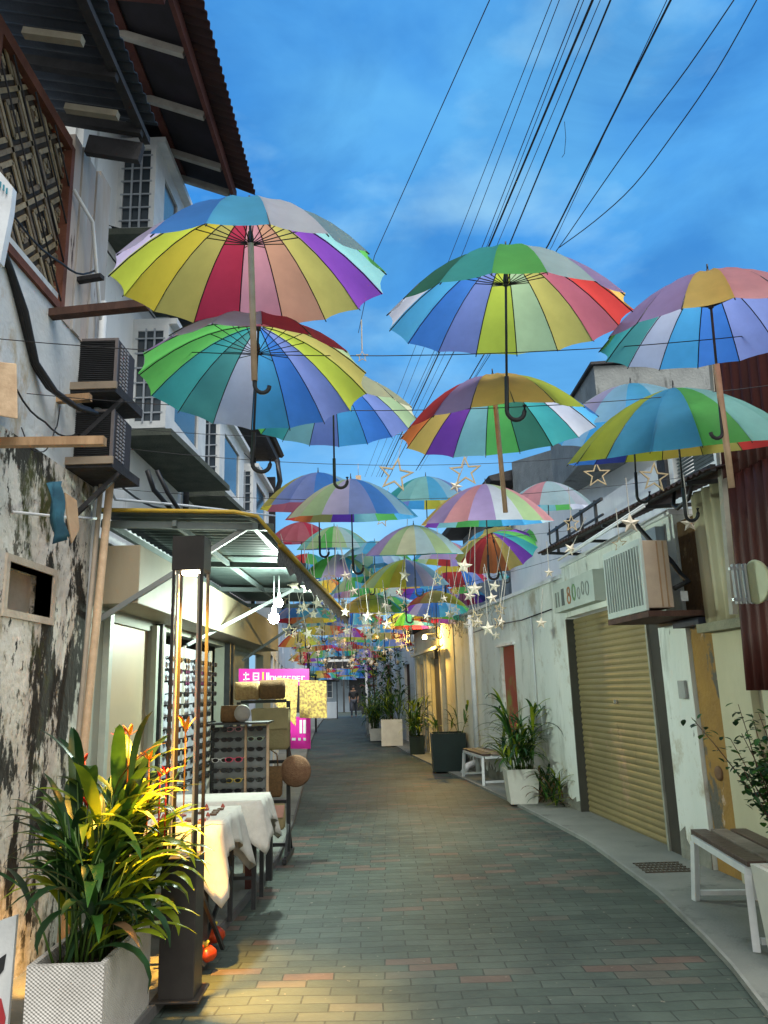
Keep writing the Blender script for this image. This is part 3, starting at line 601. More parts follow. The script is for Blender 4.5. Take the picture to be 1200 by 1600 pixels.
# big heliconia planter, near left
px0,px1,py0,py1 = -1.53,-1.21,3.5,4.15
T = thing('potted_heliconia','large heliconia with orange flowers in a long white wicker planter by the mouldy wall','potted plant',((px0+px1)/2,(py0+py1)/2,.05))
planter_box(T,px0,px1,py0,py1,.05,.43,WK,0,.025)
rnd = random.Random(11)
m = MB(); st = MB()
for i in range(70):
    bx, by = rnd.uniform(px0+.06,px1-.05), rnd.uniform(py0+.05,py1-.05); az = rnd.uniform(0,2*math.pi); hgt = rnd.uniform(.15,.75)
    lean = rnd.uniform(.02,.22); top = Vector((bx+math.cos(az)*lean, by+math.sin(az)*lean, .40+hgt))
    st.tube([(bx,by,.36),Vector((bx,by,.38)).lerp(top,.5)+Vector((0,0,.03)),top],.006,5,r1=.003)
    for q in range(rnd.randint(2,4)):
        t = rnd.uniform(.35,1); b0 = Vector((bx,by,.38)).lerp(top,t); mi = rnd.choices([0,1,2,3],[5,6,.7 if bx<-1.4 else 3,.5])[0]  # more lime leaves on the lamp side, lamp glow given as leaf colour
        leaf(m, b0, az+rnd.uniform(-1.3,1.3), rnd.uniform(.5,1.45), rnd.uniform(.24,.52), rnd.uniform(.04,.085), rnd.uniform(.6,2.3), mi)
for i in range(26): # low drooping skirt
    az = rnd.uniform(-2.4,.9); b0=(rnd.uniform(px0+.1,px1),rnd.uniform(py0,py1),.42+rnd.uniform(0,.2)); leaf(m,b0,az,rnd.uniform(.2,1.0),rnd.uniform(.25,.42),rnd.uniform(.04,.08),rnd.uniform(1.8,3.0),rnd.choice([0,1,2,1]))
for i in range(48): # leaves leaning to the lamp, its yellow light put into their lime colour
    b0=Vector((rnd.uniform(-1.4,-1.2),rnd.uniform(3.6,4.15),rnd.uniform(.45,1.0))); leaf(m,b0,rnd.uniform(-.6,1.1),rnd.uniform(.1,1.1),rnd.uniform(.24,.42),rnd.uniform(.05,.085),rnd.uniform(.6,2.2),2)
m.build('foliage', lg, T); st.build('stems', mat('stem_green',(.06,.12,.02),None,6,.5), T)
fo = mat('flower_orange',(.75,.13,.01),(.65,.3,.02),20,.5); frd = mat('flower_red',(.6,.03,.02),None,20,.5)
def flower(c, mm, k=1.):
    f = MB(); 
    for q in range(5): leaf(f,c,q*1.25+.4,rnd.uniform(.5,1.3),.07*k,.022*k,.2)
    f.tube([Vector(c)-Vector((0,0,.35)),c],.004,5); return f.build('flower', mm, T)
for (px,py,mm,k) in ((190,1155,frd,1),(202,1150,fo,1),(290,1145,fo,1.3),(233,1188,fo,.9),(176,1308,fo,.9),(137,1262,frd,1.3),(132,1190,frd,.8),(250,1215,frd,.8),(260,1210,frd,.8)): flower(PY(px,py,4.0),mm,k)

# --- right planter near shutter
def right_plant(label, x0,x1,y0,y1,h, n, pm, cat='potted plant', seed=1, Lr=(.25,.45), hr=(.1,.6), lime=1., name='potted_palm', z0=.03, taper=.04):
    T = thing(name,label,cat,((x0+x1)/2,(y0+y1)/2,z0)); planter_box(T,x0,x1,y0,y1,z0,z0+h,pm,taper)
    r = random.Random(seed); m=MB(); st=MB()
    for i in range(n):
        bx,by=r.uniform(x0+.04,x1-.04),r.uniform(y0+.04,y1-.04); az=r.uniform(0,6.28); top=Vector((bx+math.cos(az)*.14,by+math.sin(az)*.14,z0+h+r.uniform(*hr)))
        st.tube([(bx,by,z0+h-.05),top],.006,5,r1=.003)
        for q in range(4): leaf(m,Vector((bx,by,z0+h)).lerp(top,r.uniform(.3,1)),az+r.uniform(-1.5,1.5),r.uniform(.3,1.4),r.uniform(*Lr),r.uniform(.03,.055),r.uniform(.8,2.4),r.choices([0,1,2],[4,2,2*lime])[0])
    m.build('foliage',lg,T); st.build('stems',mat('stem_green',(.06,.12,.02)),T); return T
a = PZ(822,1257,.03); right_plant('bushy long-leaved plant in a tapered white planter left of the roller shutter',a.x-.22,a.x+.20,a.y,a.y+.42,.42,46,mat('planter_white',(.66,.66,.6),(.55,.55,.5),4,.5),seed=3,Lr=(.3,.55),hr=(.1,.85))
T = thing('low_shrub','low dry spiky shrub growing at the wall foot beside the white planter','plant',(2.0,10.3,.03)); m=MB(); r=random.Random(9)
for i in range(120): leaf(m,(r.uniform(1.85,2.1),r.uniform(9.95,10.6),.03+r.uniform(0,.35)),r.uniform(0,6.28),r.uniform(.3,1.4),r.uniform(.2,.4),.035,r.uniform(.5,2.5),r.choice([1,1,0,3,2]))
m.build('foliage',lg,T)
dp = mat('dark_planter',(.010,.024,.022),(.007,.016,.015),3,.35)
m = right_plant('slender dracaena in the largest dark green square planter',0.74,1.36,14.45,15.1,.66,8,dp,seed=4,Lr=(.2,.35),hr=(.1,.5),taper=.02)
right_plant('bushy croton with yellow leaves in a low dark planter',.42,.78,18.3,18.8,.40,40,dp,seed=5,Lr=(.3,.45),hr=(.1,.95),lime=3,taper=.02)
right_plant('dark leafy plant in the square white planter further down the alley',-.25,.32,21.3,21.9,.68,40,mat('planter_white',(.66,.66,.6)),seed=6,Lr=(.35,.6),hr=(.2,.9),taper=.0)
right_plant('yellow-green bushy plant in a small pale pot before the white planter row',-.62,-.25,23.5,23.9,.35,46,mat('planter_white',(.66,.66,.6)),seed=7,Lr=(.35,.6),hr=(.3,.9),lime=3,taper=.02)
right_plant('farthest dark bush in a small pale pot along the right side',-.85,-.55,27.5,27.9,.35,40,mat('planter_white',(.66,.66,.6)),seed=8,Lr=(.35,.6),hr=(.4,.9),taper=.02)
for i,(x,y,lab) in enumerate([(-.5,24.6,'small climbing tree with thin trunk behind the yellow-green plant'),(.0,22.6,'small dark tree with thin trunk behind the square white planter')]):
    T=thing('small_tree',lab,'tree',(x,y,.03)); m=MB(); m.tube([(x,y,.03),(x+.05,y,1.2),(x-.02,y,2.3)],.035,7,r1=.015)
    r=random.Random(20+i)
    for q in range(6): a_=r.uniform(0,6.28); m.tube([(x,y,1.2+q*.18),(x+.35*math.cos(a_),y+.35*math.sin(a_),1.5+q*.2)],.012,5,r1=.004)
    m.build('trunk',woodd,T); m=MB()
    for q in range(260):
        a_=r.uniform(0,6.28); rr=r.uniform(.05,.5); leaf(m,(x+rr*math.cos(a_),y+rr*math.sin(a_),r.uniform(1.2,2.6)),r.uniform(0,6.28),r.uniform(-.5,1),.16,.07,1,r.choice([0,1,1]),seg=3)
    m.build('crown',lg,T)
# small-leaved bush at the right image edge
T = thing('potted_bush','small-leaved twiggy bush in a white pot at the right edge beside the bench','potted plant',(2.05,4.35,.03))
planter_box(T,1.97,2.4,4.15,4.6,.03,.50,mat('planter_white',(.66,.66,.6)),.03)
r = random.Random(31); m=MB(); br=MB()
for i in range(34):
    a_=r.uniform(0,6.28); e=r.uniform(1.0,1.5); L_=r.uniform(.45,.95); p=Vector((2.2,4.5,.5)); pts=[p]
    for q in range(5): p=p+Vector((math.cos(a_)*math.cos(e),math.sin(a_)*math.cos(e),math.sin(e)))*(L_/5); a_+=r.uniform(-.4,.4); e-=r.uniform(-.1,.12); pts.append(p)
    br.tube(pts,.006,5,r1=.002)
    for q in range(44):
        t=r.uniform(.8,5); j=int(t); b0=pts[j].lerp(pts[min(j+1,5)],t-j); leaf(m,b0+Vector((r.uniform(-.05,.05),r.uniform(-.05,.05),r.uniform(-.04,.04))),r.uniform(0,6.28),r.uniform(-.8,.8),r.uniform(.035,.06),r.uniform(.028,.045),.4,r.choice([0,1,1,0]),seg=4)
m.build('foliage',lg,T); br.build('branches',woodd,T)

# ================================================================ STALL: tables, racks, signs
def cloth_table(label, clabel, x0, x1, y0, y1, z, seed, drops):
    T = thing('folding_table', label, 'table', ((x0+x1)/2,(y0+y1)/2,.05), 0, 'tables of the souvenir stall')
    MB().box((x0,y0,z-.03),(x1,y1,z)).build('table_top', woodd, T)
    for (x,y) in ((x0+.04,y0+.05),(x1-.05,y0+.05),(x0+.04,y1-.05),(x1-.05,y1-.05)): MB().bar((x,y,.05),(x,y,z-.032),.03,.03).build('leg', black, T)
    MB().bar((x0+.04,y0+.05,.25),(x1-.05,y0+.05,.25),.02,.02).build('rail', black, T)
    r = random.Random(seed); m = MB(); zt=z+.006; nx=24; 
    # skirt ring around the top
    per=[]; 
    for i in range(nx): per.append((x0+(x1-x0)*i/nx,y0,(0,-1)))
    for i in range(nx): per.append((x1,y0+(y1-y0)*i/nx,(1,0)))
    for i in range(nx): per.append((x1-(x1-x0)*i/nx,y1,(0,1)))
    for i in range(nx): per.append((x0,y1-(y1-y0)*i/nx,(-1,0)))
    n=len(per); rows=6; vs=[]
    for j in range(rows+1):
        t=j/rows
        for k_,(x,y,d) in enumerate(per):
            c=min(k_%nx,nx-k_%nx)/(nx/2.); L_=drops[0]+(drops[1]-drops[0])*(1-c)**2.2
            wv=.022*math.sin(k_*.9+seed)*t+.012*math.sin(k_*2.3)*t
            cx=(x-(x0+x1)/2)/(x1-x0)*2; cy=(y-(y0+y1)/2)/(y1-y0)*2; cor=(1-c)**2
            dx=d[0]*(.012+wv+.02*t)+(.05*t*cor*(1 if cx>0 else -1)); dy=d[1]*(.012+wv+.02*t)+(.05*t*cor*(1 if cy>0 else -1))
            if j==0: dx=dy=0
            vs.append((x+dx,y+dy,zt-t*L_-(.0 if j==0 else .008)))
    m.add(vs,[(j*n+k_,j*n+(k_+1)%n,(j+1)*n+(k_+1)%n,(j+1)*n+k_) for j in range(rows) for k_ in range(n)],0,True)
    m.add([(x0,y0,zt),(x1,y0,zt),(x1,y1,zt),(x0,y1,zt)],[(0,1,2,3)])
    simple('tablecloth',clabel,'tablecloth',m,cloth,'white cloths on the stall tables',solid=.004)
    return zt
zt=cloth_table('nearer folding stall table beside the post lamp','nearer white tablecloth with pointed corners hanging beside the post lamp',-1.72,-1.04,4.75,5.55,.75,3,(.16,.42))
zt2=cloth_table('farther stall table next to the sunglasses stand','farther white tablecloth draped beside the sunglasses stand',-1.72,-.93,5.72,6.15,.76,8,(.14,.34))
# trinkets on the tables
r=random.Random(5); tc_=[mat('trinket_tan',(.45,.28,.12),None,9,.6),mat('trinket_red',(.4,.08,.05),None,9,.5),mat('trinket_white',(.65,.62,.58),None,9,.5),mat('trinket_brown',(.15,.08,.04),None,9,.6)]
for i in range(6):
    for j in range(9):
        x=-1.62+i*.095+r.uniform(-.01,.01); y=4.85+j*.075; m=MB(); k=r.randrange(3); c=(x,y,zt+.001)
        if k==0: m.lathe(c,[(.018,0),(.024,.006),(.02,.012)],10)
        elif k==1: m.box((x-.02,y-.013,c[2]),(x+.02,y+.013,c[2]+.014))
        else: m.lathe(c,[(.01,0),(.014,.01),(.009,.02),(.003,.03)],8)
        tag(m.build('trinket',r.choice(tc_)),'small trinket laid out in rows on the nearer white tablecloth','trinket','trinkets on the nearer stall table')
# red-brown wooden stool legs post
T=thing('stool','red-brown wooden stool standing behind the table corner','stool',(-1.12,6.45,.05))
for x,y in ((-1.12,6.35),(-1.0,6.6),(-1.4,6.4),(-1.32,6.65)): MB().bar((x,y,.05),(x,y,.5),.05,.05).build('leg',maroon if x!=-1.0 else black,T)
MB().box((-1.45,6.3,.5),(-.96,6.7,.54)).build('seat',maroon,T,bevel=.005)
T=thing('folding_chair','black folding chair frame under the near table','chair',(-1.2,4.75,.05))
for a_,b_ in (((-1.45,4.62,.42),(-1.12,4.62,.42)),((-1.3,4.6,.3),(-1.06,4.68,.05)),((-1.08,4.6,.45),(-1.02,4.95,.05)),((-1.02,5.15,.45),(-1.1,4.72,.08)),((-1.45,4.66,.3),(-1.1,4.66,.3))): MB().bar(a_,b_,.02,.02).build('bar',black,T)
def pumpkin(px,py,y,lab,rr):
    c=PY(px,py,y); c.z=.05; T=thing('pumpkin',lab,'pumpkin',c,0,'ornamental pumpkins at the kerb'); m=MB(); n=20; pr=[(.2,0),(.75,.12),(1,.45),(.95,.75),(.6,1.0),(.12,.97)]
    vs=[(c.x+rr*a*(1+.09*math.cos(k*2*math.pi/n*5))*math.cos(2*math.pi*k/n),c.y+rr*a*(1+.09*math.cos(k*2*math.pi/n*5))*math.sin(2*math.pi*k/n),.052+rr*1.35*z) for a,z in pr for k in range(n)]
    m.add(vs,[(i*n+k,i*n+(k+1)%n,(i+1)*n+(k+1)%n,(i+1)*n+k) for i in range(5) for k in range(n)]+[tuple(5*n+k for k in range(n))],0,True); m.build('body',mat('pumpkin_red',(.40,.05,.01),(.3,.03,.01),8,.35),T)
    MB().tube([c+Vector((0,0,rr*1.3)),c+Vector((.005,0,rr*1.7)),c+Vector((.015,0,rr*1.9))],.014,6,r1=.009).build('stalk',mat('stalk_yellow',(.55,.45,.05),None,8,.6),T)
pumpkin(335,1440,5.05,'farther dark orange glazed pumpkin with yellow stalk by the kerb',.062); pumpkin(322,1462,4.72,'nearer dark orange glazed pumpkin beside the post lamp',.058)

# sunglasses stand
T=thing('sunglasses_stand','revolving stand of sunglasses behind the farther stall table','display stand',(-1.3,6.95,.05))
MB().box((-1.52,6.9,.45),(-1.07,7.0,1.22)).build('back_panel',mat('stand_panel',(.20,.22,.22),(.14,.16,.16),5,.5),T)
for x in (-1.53,-1.25,-1.06): MB().bar((x,6.885,.05),(x,6.885,1.24),.02,.02).build('upright',woodp if x!=-1.53 else black,T)
MB().box((-1.56,6.75,1.245),(-1.04,7.1,1.26)).build('top_shelf',black,T)
fr_w=mat('plastic_pinkish',(.5,.22,.24),None,5,.3); fr_p=mat('plastic_pink',(.75,.08,.16),None,5,.3); fr_y=mat('plastic_yellow',(.6,.45,.05),None,5,.3); fr_t=mat('plastic_white',(.7,.7,.68),None,5,.3); fr_g=mat('plastic_green',(.3,.4,.3),None,5,.3)
uniq={(1,0):(fr_w,'rose-rimmed sunglasses near the top of the stand'),(1,3):(fr_p,'bright pink sunglasses in the middle of the stand'),(1,5):(fr_y,'yellow sunglasses low on the stand'),(2,1):(fr_g,'pale green sunglasses in the right column of the stand'),(0,3):(fr_t,'white-rimmed sunglasses in the left column of the stand')}
for i,x in enumerate((-1.455,-1.335,-1.155)):
    for j in range(9):
        z=1.185-j*.083
        fm,lab=uniq.get((i,j),(blk,'black sunglasses hanging in the columns of the revolving stand'))
        place_glasses(fm,(x,6.86,z),0,lab,'sunglasses on the revolving stand',1.02 if (i,j)!=(1,3) else 1.12)
# things on top of the stand
def bag(label,c,w_,h,d,m_,strap=True,cat='bag',name='woven_bag',grp=None,fl=None):
    c=Vector(c); T=thing(name,label,cat,c,0,grp); m=MB(); n=18; vs=[]
    pr=[(0,.86),(.08,1),(.55,1.02),(1,.96)]
    for z,k in pr:
        for q in range(n):
            a=2*math.pi*q/n; ca,sa=math.cos(a),math.sin(a); e=.45
            vs.append((c.x+w_/2*k*(abs(ca)**e)*(1 if ca>0 else -1),c.y+d/2*k*(abs(sa)**e)*(1 if sa>0 else -1),c.z+h*z))
    m.add(vs,[(i*n+q,i*n+(q+1)%n,(i+1)*n+(q+1)%n,(i+1)*n+q) for i in range(3) for q in range(n)]+[tuple(range(n-1,-1,-1)),tuple(3*n+q for q in range(n))],0,True)
    m.build('body',m_,T)
    if fl: 
        f=MB(); f.hexa([c+Vector(v) for v in ((-w_/2*.9,-d/2-.012,h*.5),(w_/2*.9,-d/2-.012,h*.5),(w_/2*.9,-d/2-.003,h*.5),(-w_/2*.9,-d/2-.003,h*.5),(-w_/2,-d/2-.012,h*.98),(w_/2,-d/2-.012,h*.98),(w_/2,-d/2-.003,h*.98),(-w_/2,-d/2-.003,h*.98))]); f.build('flap',fl,T)
    if strap: 
        s_=MB(); s_.tube([c+Vector((-w_*.35,0,h*.9)),c+Vector((-w_*.3,0,h*1.4)),c+Vector((0,0,h*1.6)),c+Vector((w_*.3,0,h*1.4)),c+Vector((w_*.35,0,h*.9))],.006,6); s_.build('handle',m_,T)
    return T
straw=mat('straw_weave',(.40,.26,.11),(.28,.17,.07),40,.9,.5,150); strawd=mat('brown_weave',(.17,.09,.035),(.11,.06,.025),40,.9,.5,150); kh=mat('khaki_board',(.32,.26,.13),(.26,.2,.1),6,.8,.2,60)
bag('small round-cornered brown box bag left on the stand top with a dark lens-like ring',(-1.36,6.9,1.262),.22,.14,.12,strawd,False,'bag','box_bag')
T=thing('ring_ornament','grey ring-shaped ornament standing before the box bag on the stand top','ornament',(-1.27,6.8,1.262)); m=MB(); m.lathe((-1.27,6.82,1.335),[(.028,-.02),(.068,-.02),(.072,.0),(.068,.02),(.028,.02)],20,axis=(0,1,0)); m.build('ring',mat('grey_bead',(.3,.28,.26),None,9,.6),T); MB().lathe((-1.27,6.815,1.335),[(.03,-.012),(.03,.012)],16,axis=(0,1,0)).build('dark_centre',black,T)
# hat and bag rack
T=thing('display_rack','black metal rack hung with straw bags and hats at the alley edge','rack',(-1.2,7.65,.0))
for x in (-1.46,-.98): MB().bar((x,7.65,.06),(x,7.65,1.42),.035,.035).build('post',black,T)
for z in (1.42,.86,.5,.12): MB().bar((-1.44,7.652,z),(-1.0,7.652,z),.025,.03).build('cross_bar',black,T)
for x in (-1.46,-.98): MB().bar((x,7.35,.03),(x,7.95,.03),.035,.04).build('foot',black,T)
for a_,b_ in (((-.98,7.42,.05),(-.98,7.63,.3)),((-.98,7.88,.05),(-.98,7.67,.3))): MB().bar(a_,b_,.02,.02).build('brace',black,T)
bag('wide straw hat bag on top left of the black rack',(-1.36,7.55,1.44),.24,.17,.14,straw,False)
bag('dark brown hat bag on top right of the black rack',(-1.12,7.55,1.44),.24,.18,.14,strawd,False)
bag('large square khaki bag with a flap hanging in the middle of the rack',(-1.13,7.52,.98),.36,.38,.09,kh,False,fl=mat('khaki_flap',(.36,.29,.15),None,7,.8))
bag('dark brown square bag low on the rack',(-1.15,7.52,.56),.26,.27,.09,strawd,True)
bag('tan square bag with pink and green stripes at the rack foot',(-1.13,7.5,.28),.28,.22,.1,kh,False,fl=mat('pink_cream',(.6,.32,.25),None,7,.8))
T=thing('round_straw_bag','round flat brown straw bag hanging on the right post of the rack','bag',(-.92,7.55,.68)); m=MB(); m.lathe((-.90,7.55,.78),[(.02,-.04),(.13,-.035),(.145,0),(.13,.035),(.02,.04)],28,axis=(0,1,0)); m.build('body',mat('tan_brown_weave',(.24,.13,.07),(.18,.09,.05),30,.9,.5,120),T); MB().tube([(-.98,7.55,.88),(-.97,7.6,1.05),(-.94,7.55,.9)],.006).build('strap',woodd,T)
# straw hanging panels to the right (ornate golden boards)
gold=mat('gold_woven_print',(.52,.36,.09),(.22,.13,.05),38,.7,.3,80,lo=.42,hi=.58)
b=MB(); a=PY(468,1060,8.9); b.hexa([PY(468,1122,8.9),PY(511,1122,8.9),PY(511,1122,8.94),PY(468,1122,8.94),PY(468,1062,8.9),PY(510,1064,8.9),PY(510,1064,8.94),PY(468,1062,8.94)]); simple('patterned_bag','right golden patterned square bag hanging at the alley side','bag',b,gold)
b=MB(); b.hexa([PY(430,1100,8.4),PY(462,1135,8.4),PY(462,1135,8.43),PY(430,1100,8.43),PY(432,1058,8.4),PY(466,1062,8.4),PY(466,1062,8.43),PY(432,1058,8.43)]); simple('patterned_bag','left golden patterned bag hanging behind the hat bags','bag',b,gold)
# magenta sign boards
mg=mat('magenta_board',(.72,.02,.36),(.62,.02,.32),3,.4); wt=mat('sign_white_paint',(.85,.85,.85),None,5,.5); yl=mat('sign_yellow_paint',(.75,.65,.05),None,5,.5)
def pink(label,q,y,marks):
    c=(PY(q[0],q[3],y)+PY(q[2],q[3],y))/2; T=thing('magenta_sign',label,'sign',c,0,'magenta shop boards')
    MB().hexa([PY(q[0],q[3],y),PY(q[2],q[3],y),PY(q[2],q[3],y)+Vector((0,.03,0)),PY(q[0],q[3],y)+Vector((0,.03,0)),PY(q[0],q[1],y),PY(q[2],q[1],y),PY(q[2],q[1],y)+Vector((0,.03,0)),PY(q[0],q[1],y)+Vector((0,.03,0))]).build('board',mg,T)
    m=MB(); 
    for (x0,y0,x1,y1,w_,mi) in marks: m.bar(PY(x0,y0,y-.004),PY(x1,y1,y-.004),.004,w_,mi,up=(0,0,1) if abs(x1-x0)>abs(y1-y0) else (1,0,0))
    m.build('lettering',[wt,yl],T)
mk=[(380,1054,389,1054,.015,0),(384,1050,384,1063,.012,0),(380,1062,390,1061,.015,0),(395,1052,405,1052,.015,0),(396,1052,396,1062,.015,0),(404,1052,404,1062,.015,0),(396,1057,404,1057,.012,0),(395,1062,405,1062,.015,0),(411,1050,411,1062,.02,1)]
r=random.Random(2); x=417
while x<478:
    k=r.randrange(5); w2=r.choice([3.5,4.5,5])
    mk += [(x,1056 if k else 1051,x,1064,.013,0)]
    if k==1: mk += [(x,1057,x+w2,1057,.012,0),(x+w2,1057,x+w2,1064,.013,0)]
    if k==2: mk += [(x,1064,x+w2,1064,.012,0),(x+w2,1056,x+w2,1064,.013,0)]
    if k==3: mk += [(x,1057,x+w2,1057,.012,0),(x,1060.5,x+w2,1060.5,.010,0),(x,1064,x+w2,1064,.012,0)]
    if k==4: mk += [(x,1057,x+w2,1057,.012,0)]
    x+=w2+2.6 if k else 2.8
pink('long magenta sign board with white lettering above the hat rack',(373,1045,483,1071),9.3,mk)
mk=[(456,1155,462,1155,.03,0),(466,1155,470,1155,.03,0),(474,1155,478,1155,.03,0),(470,1125,470,1146,.03,0),(476,1125,476,1146,.03,0),(422,1160,428,1160,.02,0),(433,1160,440,1160,.04,0)]
pink('lower magenta sign board with white lettering behind the rack',(418,1120,485,1170),9.35,mk)

# ================================================================ RIGHT SIDE
FR1 = Fr((2.832,3.46),(2.22,9.64),-1)
sY = lambda y: (y-3.46)/FR1.u.y
H3 = thing('cream_house','cream plaster house front with ribbed metal panel over its ledge, near the red sheets','house',(3.3,4.8,0))
m=MB(FR1); wall_holes(m,-1.5,sY(6.16),0,1.86,[(-1.0,sY(5.72),.1,1.75)],.06); m.build('front_wall',cream,H3)
MB(FR1).box((-1.1,-.3,0),(sY(5.8),-.062,1.85)).build('recessed_panel',mat('cream_light',(.60,.58,.42),(.55,.52,.37),2,.8,.2,streak=.4),H3)
MB(FR1).box((-1.5,-.3,1.862),(sY(6.2),.10,1.93)).build('ledge',mat('ledge_stained',(.30,.29,.2),(.2,.2,.14),4,.9,.4),H3)
def frib(s,v): p=FR1((s,.05,v)); return p,Vector((FR1.n.x,FR1.n.y,0))
corrugated(frib,sY(5.45),sY(6.14),1.93,2.98,.135,.018,3).build('ribbed_panel',mat('ribbed_cream',(.50,.46,.30),(.42,.38,.24),3,.6,.1,streak=.3),H3,solid=.004)
MB(FR1).box((-1.5,-.3,1.95),(sY(6.14),.0,2.95)).build('upper_wall',cream,H3)
H3b=thing('red_sheet_wall','dark red rusty corrugated sheet wall rising at the right edge','wall',(2.7,4.4,1.4))
def fred(s,v):
    sh=.035*(v-1.4); p=FR1((s-sh*2.2,.16,v)); return p,Vector((FR1.n.x,FR1.n.y,0))
corrugated(fred,-1.5,sY(5.48),1.42,2.95,.11,.016,4).build('lower_sheet',redrust,H3b,solid=.005)
corrugated(lambda s,v:(fred(s,v)[0]+Vector((FR1.n.x*.03,FR1.n.y*.03,0)),fred(s,v)[1]),-1.5,sY(5.48),2.9,4.0,.11,.016,4).build('upper_sheet',redrust,H3b,solid=.005)
m=MB(FR1)
m.bar((sY(5.56),.14,1.95),(sY(5.39),.14,3.9),.04,.05); m.build('corner_trim',mat('pale_trim',(.38,.36,.3),None,6,.7),H3b)
H4=thing('brown_pillar','narrow weathered pillar, rusty brown above and peeling ochre below','pillar',tuple(FR1((sY(6.38),-.15,0))))
MB(FR1).box((sY(6.18),-.3,0),(sY(6.56),-.03,1.95)).build('ochre_face',ochre,H4); MB(FR1).box((sY(6.18),-.3,1.952),(sY(6.56),-.02,2.84)).build('rusty_face',rust,H4)
MB(FR1).lathe((sY(6.36),-.028,.62),[(.001,0),(.055,0),(.055,.01),(.001,.012)],20,axis=None).build('round_cap',grey,H4) if False else None
c=FR1((sY(6.36),-.03,.78)); MB().lathe(c,[(.055,-.004),(.055,.012),(.03,.016)],20,axis=(FR1.n.x,FR1.n.y,0)).build('round_cap',mat('rusty_cap',(.2,.11,.06),None,12,.8),H4)
MB(FR1).box((sY(6.16),-.02,1.93),(sY(6.6),.1,1.985)).build('dark_shelf',mat('navy_shelf',(.03,.035,.06),None,6,.6),H4)
H5=thing('mint_shophouse','pale mint plaster shophouse with a khaki roller shutter and dark tin eave on the right','house',(3,10,0))
m=MB(FR1); wall_holes(m,sY(6.58),FR1.len,0,2.92,[(sY(7.1),sY(9.62),-.01,2.3)],.25); m.build('front_wall',mint,H5)
FR2=Fr((2.22,9.64),(1.31,15.35),-1); FR2b=Fr((1.31,15.35),(1.18,16.2),-1)
m=MB(FR2); ra=FR2.hit(805,1040)[0]; rb=FR2.hit(783,1040)[0]; wall_holes(m,0,FR2.len,0,2.80,[(ra,rb,.55,2.1)],.25); m.build('front_wall',mint,H5)
MB(FR2).box((ra-.02,-.14,.5),(rb+.02,-.05,2.15)).build('painted_recess',mat('red_green_panel',(.36,.07,.04),(.25,.28,.06),.9,.6,lo=.48,hi=.56),H5)
MB(FR2).box((ra-.05,.002,2.1),(rb+.1,.04,2.14)).build('recess_lintel',whiteT,H5)
sh=mat('khaki_shutter_paint',(.31,.25,.12),(.25,.20,.10),1.5,.45,.1,20,metal=.15,spots=[((.48,.30,.22),1.8,.58,.15,.6),((.2,.16,.08),7,.62,.06,.3),((.13,.06,.03),13,.66,.05,.5)])
m=MB(FR1); s0,s1=sY(7.36),sY(9.60); nsl=34; vs=[]; 
for j in range(nsl*4+1):
    z=.02+2.26*j/(nsl*4); d=-.10+.014*abs(math.sin(math.pi*j/4)); 
    vs += [(s0,d,z),(s1,d,z)]
m.add(vs,[(2*j,2*j+1,2*j+3,2*j+2) for j in range(nsl*4)]); m.build('roller_shutter',sh,H5,solid=.004)
MB(FR1).box((s0+1.05,-.083,1.28),(s0+1.13,-.06,1.32)).build('shutter_lock',mat('chrome',(.6,.6,.6),None,5,.2,metal=.8),H5)
MB(FR1).box((sY(7.11),-.16,.03),(sY(7.32),-.01,2.28)).build('dark_post',mat('post_dark',(.055,.05,.04),(.04,.035,.03),4,.5),H5)
MB(FR1).box((sY(7.325),-.14,.03),(sY(7.36),.01,2.28)).build('shutter_guide',mat('guide_grey',(.32,.33,.28),None,5,.5),H5)
MB(FR1).box((sY(9.6),-.14,.03),(sY(9.63),.008,2.28)).build('shutter_guide',mat('guide_dark',(.06,.06,.05),None,5,.6),H5)
MB(FR2).tube([(4.25,.07,.05),(4.25,.07,2.75)],.045,10).build('downpipe',whiteT,H5)
MB(FR2).tube([(.4,.02,2.45),(1.6,.02,2.42),(2.9,.02,2.46),(4.2,.03,2.44)],.009,6).build('wall_cable',cable,H5)
MB(FR2).tube([(1.2,.02,2.42),(1.2,.025,1.5),(1.22,.02,1.1)],.011,6).build('wall_conduit',whiteT,H5)
MB(FR2).box((1.13,.002,.86),(1.30,.07,1.1)).build('meter_box',mat('meter_grey',(.36,.38,.37),None,6,.5),H5,bevel=.006)
MB(FR1).box((sY(6.66),.002,1.35),(sY(6.78),.03,1.5)).build('switch_plate',mat('meter_grey',(.36,.38,.37)),H5,bevel=.004)
for k_,(FF,L0,L1) in enumerate(((FR2,0,FR2.len),(FR1,sY(6.58),sY(7.09)))):
    m=MB(FF); n=int((L1-L0)/.12)+1; r_=random.Random(k_+4)
    for q in range(n):
        a_=L0+(L1-L0)*q/n; b_=L0+(L1-L0)*(q+1)/n; h_=r_.uniform(.10,.30); h2=r_.uniform(.10,.30)
        m.hexa([(a_,.0,0),(b_,.0,0),(b_,.012,0),(a_,.012,0),(a_,.0,h_),(b_,.0,h2),(b_,.006,h2),(a_,.006,h_)])
    m.build('grimy_plinth_render',mat('grimy_plinth',(.27,.27,.23),(.17,.17,.14),6,.95,.6,25),H5)
MB(FR1).box((sY(6.58),-.24,2.922),(FR1.len,.03,2.97)).build('coping',white,H5); MB(FR2).box((0,-.24,2.802),(FR2.len,.03,2.85)).build('coping',white,H5)
